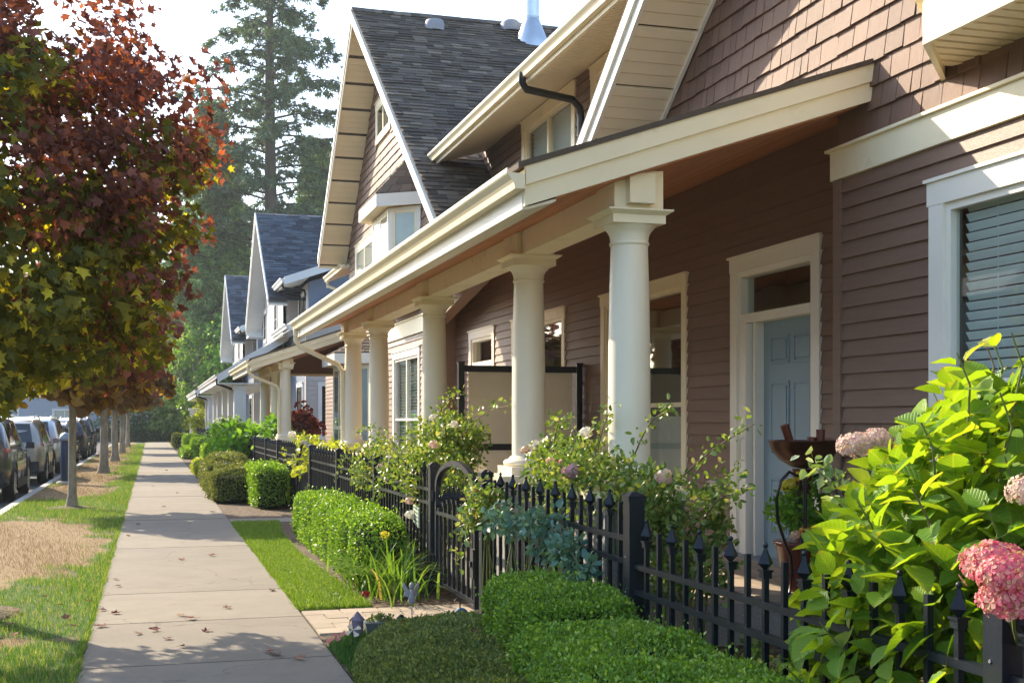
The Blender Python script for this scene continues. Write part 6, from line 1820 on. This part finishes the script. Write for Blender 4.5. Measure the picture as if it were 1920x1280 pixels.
# ------------------------------------------------------------------ parked cars
def paint(name, c):
    return mat(name, c, .28, metal=.55, coat=.8, vary=.06, vscale=1.5)
CP = [paint('graphite_paint', (.075, .078, .085)), paint('beige_paint', (.40, .37, .31)), paint('silver_paint', (.50, .51, .52)), paint('charcoal_paint', (.035, .037, .042)), paint('black_paint', (.018, .018, .02)), paint('navy_car_paint', (.02, .025, .05))]
def make_car(label, m):
    C = thing('parked_car', label, 'car', (0, 0, 0), 'cars parked along the kerb')
    # stations along y: rear -2.3 .. front 2.3 : (y, half width low, half width belt, z sill, z belt, half width roof, z roof)
    S = [(-2.32, .66, .70, .50, .90, .66, .98), (-2.26, .80, .82, .36, .98, .72, 1.10), (-2.10, .87, .87, .30, 1.02, .70, 1.38), (-1.85, .90, .90, .27, 1.03, .68, 1.58), (-1.3, .91, .91, .25, 1.03, .69, 1.67), (-.6, .915, .915, .24, 1.02, .70, 1.70),
         (.1, .915, .915, .24, 1.01, .70, 1.68), (.55, .915, .91, .24, 1.00, .68, 1.60), (.95, .91, .905, .24, .99, .66, 1.36), (1.3, .91, .89, .25, .97, .70, 1.07), (1.75, .90, .86, .27, .92, .66, 1.00), (2.1, .86, .80, .30, .84, .58, .92), (2.28, .74, .68, .40, .72, .46, .78)]
    rings = []
    for (y, wl, wb, zs, zb, wr, zr) in S:
        mid = zs + (zb - zs) * .5
        half = [(0, zs), (wl * .8, zs), (wl * .97, zs + .08), (wl + .005, mid), (wb, zb - .06), (wb - .03, zb), (wr + (wb - wr) * .12, zr - (zr - zb) * .14), (wr * .82, zr - .01), (0, zr + .015)]
        ring = [(p[0], y, p[1]) for p in half] + [(-p[0], y, p[1]) for p in half[-2:0:-1]]
        rings.append(ring)
    n = len(rings[0])
    b = MB()
    vs = [p for g in rings for p in g]
    fs = [(i * n + k, i * n + (k + 1) % n, (i + 1) * n + (k + 1) % n, (i + 1) * n + k) for i in range(len(S) - 1) for k in range(n)]
    b.add(vs, fs, 0, True); b.add(rings[0], [tuple(range(n - 1, -1, -1))], 0); b.add(rings[-1], [tuple(range(n))], 0)
    body = b.build('body', m, C)
    # glazing follows the shell, a few millimetres proud
    def shell(i, k, off):
        p = Vector(rings[i][k]); c = Vector((0, p.y, 1.1)); d = (p - c); d.normalize(); return p + d * off
    def quad(name, corners, off=.006):
        g = MB(); q = []
        for (i, f, k, h) in corners:
            a = shell(i, k, off).lerp(shell(i, k + 1, off), h); e = shell(min(i + 1, len(S) - 1), k, off).lerp(shell(min(i + 1, len(S) - 1), k + 1, off), h)
            q.append(a.lerp(e, f))
        g.add(q, [tuple(range(len(q)))]); return g.build(name, M['carglass'], C)
    for k, inv in ((5, False), (10, True)):
        lo, hi = (.10, .93) if not inv else (.90, .07)
        for (i0, f0, i1, f1, i2, f2, i3, f3) in ((3, .15, 4, .7, 4, .7, 3, .4), (4, .8, 5, .95, 5, .95, 4, .8), (6, .0, 8, .6, 6, .95, 6, .0)):
            quad('side_window', [(i0, f0, k, lo), (i1, f1, k, lo), (i2, f2, k, hi), (i3, f3, k, hi)])
    g = MB(); g.add([(-.60, 1.30, 1.07), (.60, 1.30, 1.07), (.55, .70, 1.555), (-.55, .70, 1.555)], [(0, 1, 2, 3)]); g.v = [(p[0], p[1] + .035, p[2] + .03) for p in g.v]; g.build('windscreen', M['carglass'], C)
    g = MB(); g.add([(-.62, -2.235, 1.08), (.62, -2.235, 1.08), (.54, -1.93, 1.53), (-.54, -1.93, 1.53)], [(0, 1, 2, 3)]); g.v = [(p[0], p[1] - .05, p[2] + .02) for p in g.v]; g.build('rear_window', M['carglass'], C)
    for s in (-1, 1):
        for yy in (-1.42, 1.40):
            wl_ = MB(); prof = [(.20, -.11), (.31, -.115), (.345, -.09), (.35, 0), (.345, .09), (.31, .115), (.20, .11)]
            wl_.lathe(prof, n=24)
            wo = link('wheel', wl_.mesh('wheel', M['tyre']), C, Matrix.Translation((s * .80, yy, .35)) @ Matrix.Rotation(math.pi / 2, 4, 'Y'))
            wo['_placed'] = 1
            r_m = MB(); r_m.lathe([(.03, .10), (.05, .118), (.21, .108), (.215, .118), (.225, .10)], n=24)
            for kx in range(5):
                a = kx * 2 * math.pi / 5
                r_m.prism([(math.cos(a - .18) * .05, math.sin(a - .18) * .05, .118), (math.cos(a - .1) * .21, math.sin(a - .1) * .21, .118), (math.cos(a + .1) * .21, math.sin(a + .1) * .21, .118), (math.cos(a + .18) * .05, math.sin(a + .18) * .05, .118)], (0, 0, .008))
            if s < 0:
                r_m.v = [(p[0], -p[1], -p[2]) for p in r_m.v]
            link('rim', r_m.mesh('rim', M['rim']), wo, Matrix.Translation((s * .80, yy, .35)) @ Matrix.Rotation(math.pi / 2, 4, 'Y'))
            ar = MB(); pts = [(s * .905, yy + .43 * math.cos(math.pi * k / 14), .36 + .43 * math.sin(math.pi * k / 14)) for k in range(15)]
            ar.tube(pts, .035, 6); ar.prism([(s * .86, p[1], p[2]) for p in pts], (s * .045, 0, 0)); ar.build('wheel_arch', M['plastic'], C)
        t = MB(); t.hexa([(s * .55, -2.305, .86), (s * .84, -2.20, .86), (s * .875, -2.02, .86), (s * .60, -2.2, .86), (s * .58, -2.27, 1.06), (s * .82, -2.17, 1.06), (s * .88, -1.98, 1.04), (s * .6, -2.16, 1.06)]); t.build('tail_light', M['redlamp'], C)
        t = MB(); t.hexa([(s * .45, 2.26, .62), (s * .76, 2.16, .62), (s * .87, 1.92, .70), (s * .5, 2.1, .62), (s * .45, 2.20, .78), (s * .74, 2.10, .80), (s * .85, 1.86, .84), (s * .5, 2.06, .8)]); t.build('headlight', M['clearlamp'], C)
        t = MB(); t.hexa([(s * .90, .86, 1.0), (s * 1.09, .82, 1.0), (s * 1.09, .92, 1.0), (s * .92, .98, 1.0), (s * .92, .87, 1.14), (s * 1.08, .83, 1.13), (s * 1.08, .92, 1.12), (s * .92, .97, 1.13)]); t.build('door_mirror', m, C)
        t = MB(); t.tube([(s * .60, -1.75, 1.62), (s * .60, -1.65, 1.70), (s * .60, -.5, 1.755), (s * .60, .35, 1.70), (s * .60, .45, 1.64)], .018, 6); t.build('roof_rail', M['rim'], C)
        t = MB(); t.box((min(s * .88, s * .925), -.95, .24), (max(s * .88, s * .925), .95, .40)); t.build('sill_cladding', M['plastic'], C)
        for yy in (-.35, .62):
            t = MB(); t.box((min(s * .905, s * .935), yy - .1, .90), (max(s * .905, s * .935), yy + .1, .925)); t.build('door_handle', M['rim'], C)
        for yy in (-.98, -.02, .98):
            t = MB(); t.box((min(s * .90, s * .9185), yy - .006, .42), (max(s * .90, s * .9185), yy + .006, .98)); t.build('door_seam', M['plastic'], C)
    t = MB(); t.box((-.78, -2.36, .34), (.78, -2.24, .60)); t.build('rear_bumper', M['plastic'], C)
    t = MB(); t.box((-.72, 2.16, .32), (.72, 2.30, .50)); t.build('front_bumper', M['plastic'], C)
    t = MB(); t.box((-.25, -2.345, .70), (.25, -2.31, .82)); t.build('licence_plate', M['pale_trim'], C)
    return C
M['carglass'] = mat('tinted_glass', (.02, .025, .028), .05, spec=.8, coat=.5)
LAB = ['dark grey estate car parked by the kerb, nearest the camera', 'beige estate car parked second along the kerb', 'silver estate car parked third along the kerb', 'charcoal car parked fourth along the kerb behind the maple trunk', 'black car parked fifth along the kerb', 'navy car parked farthest along the kerb']
YC = [28.15, 35.2, 42.0, 49.6, 56.5, 63.5]
car0 = make_car(LAB[0], CP[0])
cars = [car0]
for i in range(1, 6):
    c = copy_tree(car0); cars.append(c); c['label'] = LAB[i]
    for ch in c.children:
        if ch.name.split('.')[0] in ('body', 'door_mirror'):
            ch.material_slots[0].link = 'OBJECT'; ch.material_slots[0].material = CP[i]
for i, c in enumerate(cars):
    c.location = (-3.58 + [0, .05, .0, -.05, .03, 0][i], YC[i], -.13)
    c.rotation_euler = (0, 0, [.0, .012, -.01, .008, 0, .01][i])
    c.scale = [(1, 1, 1.02), (1, 1, 1), (1, 1, 1.03), (.98, .98, .92), (1, 1, 1), (1, 1, 1.05)][i]

# blue bollard-like meter housing by the kerb
Bm = thing('utility_post', 'dark blue utility post on a concrete foot beside the kerb, behind the pale maple trunk', 'post', (-1.95, 30.8, 0))
b = MB(); b.lathe([(.22, 0), (.22, .05), (.17, .07)], (-1.95, 30.8, 0), 16); b.build('foot', M['kerb'], Bm)
b = MB(); b.lathe([(.125, .07), (.125, 1.0), (.12, 1.02)], (-1.95, 30.8, 0), 18); b.build('shaft', M['navy'], Bm)
b = MB(); b.lathe([(.15, 1.02), (.16, 1.04), (.155, 1.1), (.11, 1.18), (.03, 1.22)], (-1.95, 30.8, 0), 18); b.build('cap', M['galv'], Bm)

# ------------------------------------------------------------------ bird bath and pots by the door
bx, by = 4.18, 7.3
BB = thing('bird_bath', 'bronze bowl on scrolled iron legs in front of the blue door', 'bird bath', (bx, by, .31))
b = MB(); b.lathe([(.02, 1.18), (.09, 1.19), (.17, 1.24), (.225, 1.31), (.245, 1.365), (.252, 1.368), (.245, 1.36), (.17, 1.255), (.09, 1.21), (.02, 1.20)], (bx, by, 0), 36, cap=False); b.build('bowl', M['copper'], BB)
for k in range(3):
    a = math.pi * (1.05 + 2 * k / 3); c_, s_ = math.cos(a), math.sin(a)
    prof = [(.06, 1.13), (.13, 1.16), (.20, 1.10), (.235, .98), (.225, .84), (.17, .70), (.12, .60), (.105, .48), (.13, .36), (.18, .315)]
    b = MB(); b.tube([(bx + c_ * r, by + s_ * r, z) for r, z in prof], .011, 8); b.build('leg', M['black'], BB)
b = MB(); b.tube([(bx, by, .315), (bx, by, 1.18)], .014, 8); b.build('centre_rod', M['black'], BB)
for i, (dx, dy, t, L) in enumerate(((-.05, .05, -.35, .17), (.04, .0, .05, .09), (.10, -.02, .02, .14))):
    b = MB(); b.tube([(bx + dx, by + dy, 1.26), (bx + dx + t * .22, by + dy, 1.30 + L)], [.026, .03], 10); tag(b.build('clay_tube', M['redbrown']), ['leaning red-brown clay tube in the bird bath bowl', 'short red-brown clay tube in the middle of the bird bath bowl', 'upright red-brown clay tube at the right of the bird bath bowl'][i], 'tube', 'clay tubes in the bowl')
b = MB(); b.lathe([(.05, .31), (.045, .5), (.05, .9), (.07, 1.12), (.075, 1.16)], (bx + .24, by + .45, 0), 16); tag(b.build('tall_vase', M['redbrown']), 'tall slim red-brown vase standing behind the bird bath', 'vase')
PT = thing('flower_pot', 'dark pot of yellow marigolds and purple petunias below the bird bath', 'flower pot', (4.38, 7.68, .31))
b = MB(); b.lathe([(.13, .31), (.19, .62), (.205, .63), (.205, .66), (.17, .66)], (4.38, 7.68, 0), 20); b.build('pot', M['redbrown'], PT)
cloud('foliage', PT, blob(4.38, 7.68, .86, .22, .22, .17, 22, .08), 40, .05, M['bigleaf'], 'oval', kind='stuff')
for c, r, mm_ in (((4.21, 7.58, 1.05), .06, 'yellowp'), ((4.31, 7.58, 1.11), .055, 'yellowp'), ((4.43, 7.43, .86), .045, 'purplep'), ((4.51, 7.45, .76), .045, 'purplep'), ((4.25, 7.43, .74), .05, 'orangep'), ((4.31, 7.41, .72), .045, 'orangep'), ((4.19, 7.45, .72), .04, 'peach')):
    bloom(PT, c, r, M[mm_], 14)

# ------------------------------------------------------------------ summer haze
hm = bpy.data.materials.new('haze'); hm.use_nodes = True
hm.node_tree.nodes.remove(hm.node_tree.nodes['Principled BSDF'])
pv = hm.node_tree.nodes.new('ShaderNodeVolumePrincipled')
pv.inputs['Color'].default_value = (0.86, 0.92, 1.0, 1)
pv.inputs['Density'].default_value = 0.0004
pv.inputs['Anisotropy'].default_value = 0.3
hm.node_tree.links.new(pv.outputs[0], hm.node_tree.nodes['Material Output'].inputs['Volume'])
b = MB(); b.box((-700, -350, -1.3), (700, 1600, 46)); tag(b.build('haze', hm), kind='stuff')

# ------------------------------------------------------------------ small garden ornaments
O = thing('fairy_ornament', 'small grey fairy figure with wings on a wire stake by the paver path', 'garden ornament', (1.80, 8.70, 0))
b = MB(); b.tube([(1.80, 8.70, 0), (1.80, 8.70, .20)], .004, 6); b.build('stake', M['statue'], O)
b = MB(); b.lathe([(.006, .17), (.03, .19), (.026, .225), (.016, .25), (.020, .268), (.010, .277), (.008, .284), (.018, .295), (.021, .31), (.015, .325), (.004, .333)], (1.80, 8.70, 0), 12); b.build('figure', M['statue'], O)
for s in (-1, 1):
    b = MB(); b.prism([(1.80 + s * .008, 8.715, .26), (1.80 + s * .055, 8.735, .335), (1.80 + s * .062, 8.735, .30), (1.80 + s * .045, 8.73, .262), (1.80 + s * .055, 8.73, .235), (1.80 + s * .025, 8.72, .222)], (0, .004, 0)); b.build('wing', M['statue'], O)
O = thing('lantern', 'little lilac metal lantern with a conical roof at the pavement corner', 'lantern', (1.36, 8.42, 0))
b = MB(); b.lathe([(.040, .02), (.042, .03), (.042, .125)], (1.36, 8.42, 0), 16); b.build('body', M['grout'], O)
b = MB(); b.lathe([(.052, .125), (.05, .13), (.02, .165), (.004, .185)], (1.36, 8.42, 0), 16); b.build('roof', M['grout'], O)
b = MB(); b.tube([(1.325, 8.40, .03), (1.305, 8.40, .05), (1.305, 8.40, .13), (1.325, 8.40, .15)], .004, 6); b.build('handle', M['iron'], O)
O = thing('trough_planter', 'small galvanised trough planter with moss and white flowers beside the lantern', 'planter', (1.53, 8.5, 0))
b = MB(); b.hexa([(1.44, 8.45, .0), (1.62, 8.45, .0), (1.62, 8.57, .0), (1.44, 8.57, .0), (1.42, 8.43, .09), (1.64, 8.43, .09), (1.64, 8.59, .09), (1.42, 8.59, .09)])
b.box((1.415, 8.425, .0901), (1.645, 8.595, .098)); b.build('trough', M['galv'], O)
cloud('moss_plants', O, blob(1.53, 8.51, .11, .09, .06, .025, 10, .03), 30, .022, M['juniper'], 'leaf')
bloom(O, (1.63, 8.42, .07), .035, M['whitep']); bloom(O, (1.67, 8.44, .075), .035, M['whitep'])
b = MB(); b.lathe([(.004, -.03), (.022, -.02), (.032, 0), (.022, .022), (.004, .03)], (1.69, 8.56, .10), 14); tag(b.build('garden_ball', M['plastic']), 'small dark ball ornament beside the trough planter', 'ball')
for lab, cx, cy, cz, mm_ in (('white pinwheel flower on a short stake in the corner grass', 1.27, 8.05, .12, 'whitep'), ('red and white dragonfly stake ornament in the corner grass', 1.17, 8.12, .07, 'pink')):
    O = thing('stake_ornament', lab, 'garden ornament', (cx, cy, 0))
    b = MB(); b.tube([(cx, cy, -.01), (cx, cy, cz)], .003, 5); b.build('stake', M['iron'], O)
    for k in range(4):
        a = k * math.pi / 2 + .5
        q = MB(); u, v = math.cos(a), math.sin(a)
        L = .05 if mm_ == 'whitep' else (.07 if k % 2 == 0 else .03)
        q.add([(cx, cy, cz), (cx + u * L - v * .02, cy - .01, cz + v * L * .8 + u * .015), (cx + u * L * 1.1, cy - .014, cz + v * L * .9), (cx + u * L + v * .02, cy - .01, cz + v * L * .8 - u * .015)], [(0, 1, 2, 3)])
        q.prism([(cx, cy, cz), (cx + u * .02, cy, cz + v * .02), (cx + u * .02, cy + .004, cz + v * .02)], (0, 0, .004))
        q.build('petal', M[mm_], O)
O = thing('mosaic_arch', 'little blue mosaic arch ornament hooked below the gate', 'garden ornament', (2.16, 8.66, 0))
b = MB()
for k in range(12):
    a, e = math.pi * k / 12, math.pi * (k + .85) / 12
    for rr0, rr1 in ((.05, .066), (.067, .083)):
        b.prism([(2.16 + .9 * r * math.cos(t), 8.66, .015 + 1.5 * r * math.sin(t)) for r, t in ((rr0, a), (rr1, a), (rr1, e), (rr0, e))], (0, .02, 0))
b.build('tiles', M['mosaic'], O)
b = MB(); b.tube([(2.15, 8.67, .13), (2.15, 8.67, .19), (2.13, 8.67, .215), (2.11, 8.67, .19)], .005, 6); b.build('hook', M['iron'], O)
O = thing('fence_plaque', 'small pale green plaque with lines of print hung on the fence by the gate', 'plaque', (2.34, 11.05, .6))
b = MB(); b.hexa([(2.335, 11.00, .52), (2.335, 11.22, .56), (2.35, 11.22, .56), (2.35, 11.00, .52), (2.335, 11.00, .70), (2.335, 11.22, .72), (2.35, 11.22, .72), (2.35, 11.00, .70)]); b.build('board', M['plaque'], O)
b = MB()
for k in range(4):
    z = .675 - k * .036
    for j in range(5):
        y0 = 11.025 + j * .036; zz = z + (y0 - 11) * (.11 if k else .1)
        b.box((2.332, y0, zz), (2.3345, y0 + .028 - .008 * ((j + k) % 2), zz + .012))
b.build('lettering', M['ink'], O)

# ------------------------------------------------------------------ fallen leaves
def fallen_mesh(seed):
    r = random.Random(seed); b = MB()
    vs = []
    for p in mp:
        cz = .22 * abs(p[0]) ** 1.2 + .18 * max(0, p[1] - .5) + r.uniform(0, .12)
        vs.append((p[0] * .8, p[1] - .5, cz + .02))
    b.add(vs, [(0, i, i + 1) for i in range(1, 13)])
    b.tube([(0, -.5, .03), (.03, -.75, .05), (.1, -.95, .02)], .012, 4)
    return b.mesh('fallen_leaf', M['fallen'])
FM = [fallen_mesh(i) for i in range(5)]
FL = [(-.33, 12.05), (-.28, 11.55), (-.38, 10.15), (-.26, 9.95), (.22, 9.7), (.27, 9.5), (-.36, 9.35), (.02, 9.05), (.58, 10.0), (-.1, 8.95), (.20, 8.35), (.38, 8.95), (.72, 8.0), (.88, 7.72), (1.0, 10.9), (.75, 7.9), (.62, 13.9), (.3, 13.6), (-.2, 18.4), (-.3, 16.6),
      (-1.0, 10.2), (-.85, 10.9), (-.7, 10.35), (-.98, 9.5), (-.62, 9.75), (-1.05, 9.25), (-.55, 9.3), (-.9, 9.05), (-.5, 10.55), (-.95, 8.1), (-1.2, 11.6), (.95, 20.5), (.2, 22.0), (.5, 26), (.0, 29), (.7, 31), (-.2, 34), (.4, 38), (-.9, 27), (-1.0, 31), (-.7, 33.5), (.1, 8.7)]
def near_far(y):
    for lim, t in ((8.2, 'within the front tree shadow'), (8.85, 'at the front shadow edge'), (9.4, 'by the near paver edge'), (9.8, 'by the far paver edge'), (10.3, 'by the lawn corner'), (10.8, 'by the lawn strip start'), (11.3, 'by the first lawn third'), (12.2, 'beside the dry turf patch edge'), (15, 'by the lawn middle'), (17.5, 'by the far lawn part'), (19.5, 'before the concrete garden path'), (21, 'beside the concrete garden path'), (24, 'beside the pale maple trunk'), (26.5, 'beside the rounded shrubs'), (28, 'past the rounded shrubs'), (30, 'level with the first car'), (32.5, 'level with the utility post'), (36, 'level with the second car')):
        if y < lim: return t
    return 'far down the street'
desc = ['curled red-brown', 'small dark red', 'pale brown', 'crumpled maroon', 'dry russet']
for i, (x, y) in enumerate(FL):
    on = x > -.42
    s = RR.uniform(.055, .09) * (1.3 if y > 20 else 1)
    z = .012 if on else .03
    link_ = link('fallen_leaf', FM[i % 5], None, Matrix.Translation((x, y, z)) @ Matrix.Rotation(RR.random() * 6.3, 4, 'Z') @ Matrix.Rotation(RR.uniform(-.3, .3), 4, 'X') @ Matrix.Scale(s, 4))
    side = 'left edge' if x < -.15 else ('middle' if x < .6 else 'right side')
    if on:
        k = sum(1 for q in js if q <= y) - sum(1 for q in js if q <= 7.7)
        tag(link_, '%s fallen maple leaf at the %s of pavement slab row %d' % (desc[i % 5], side, k + 1) if 0 else '%s leaf on the pavement %s, %s' % (desc[i % 5], side, near_far(y)), 'leaf', 'fallen leaves on the pavement')
    else:
        tag(link_, '%s leaf in the verge grass, %s' % (desc[i % 5], near_far(y)), 'leaf', 'fallen leaves in the verge')
o = link('fallen_leaf', FM[1], None, Matrix.Translation((1.72, 6.6, .33)) @ Matrix.Scale(.05, 4)); tag(o, 'brown fallen leaf caught on the heather mound', 'leaf')
o = link('fallen_leaf', FM[3], None, Matrix.Translation((1.95, 4.75, .49)) @ Matrix.Scale(.045, 4)); tag(o, 'dark red fallen leaf on top of the near hedge', 'leaf')
for o in bpy.data.objects:
    if '_placed' in o: del o['_placed']
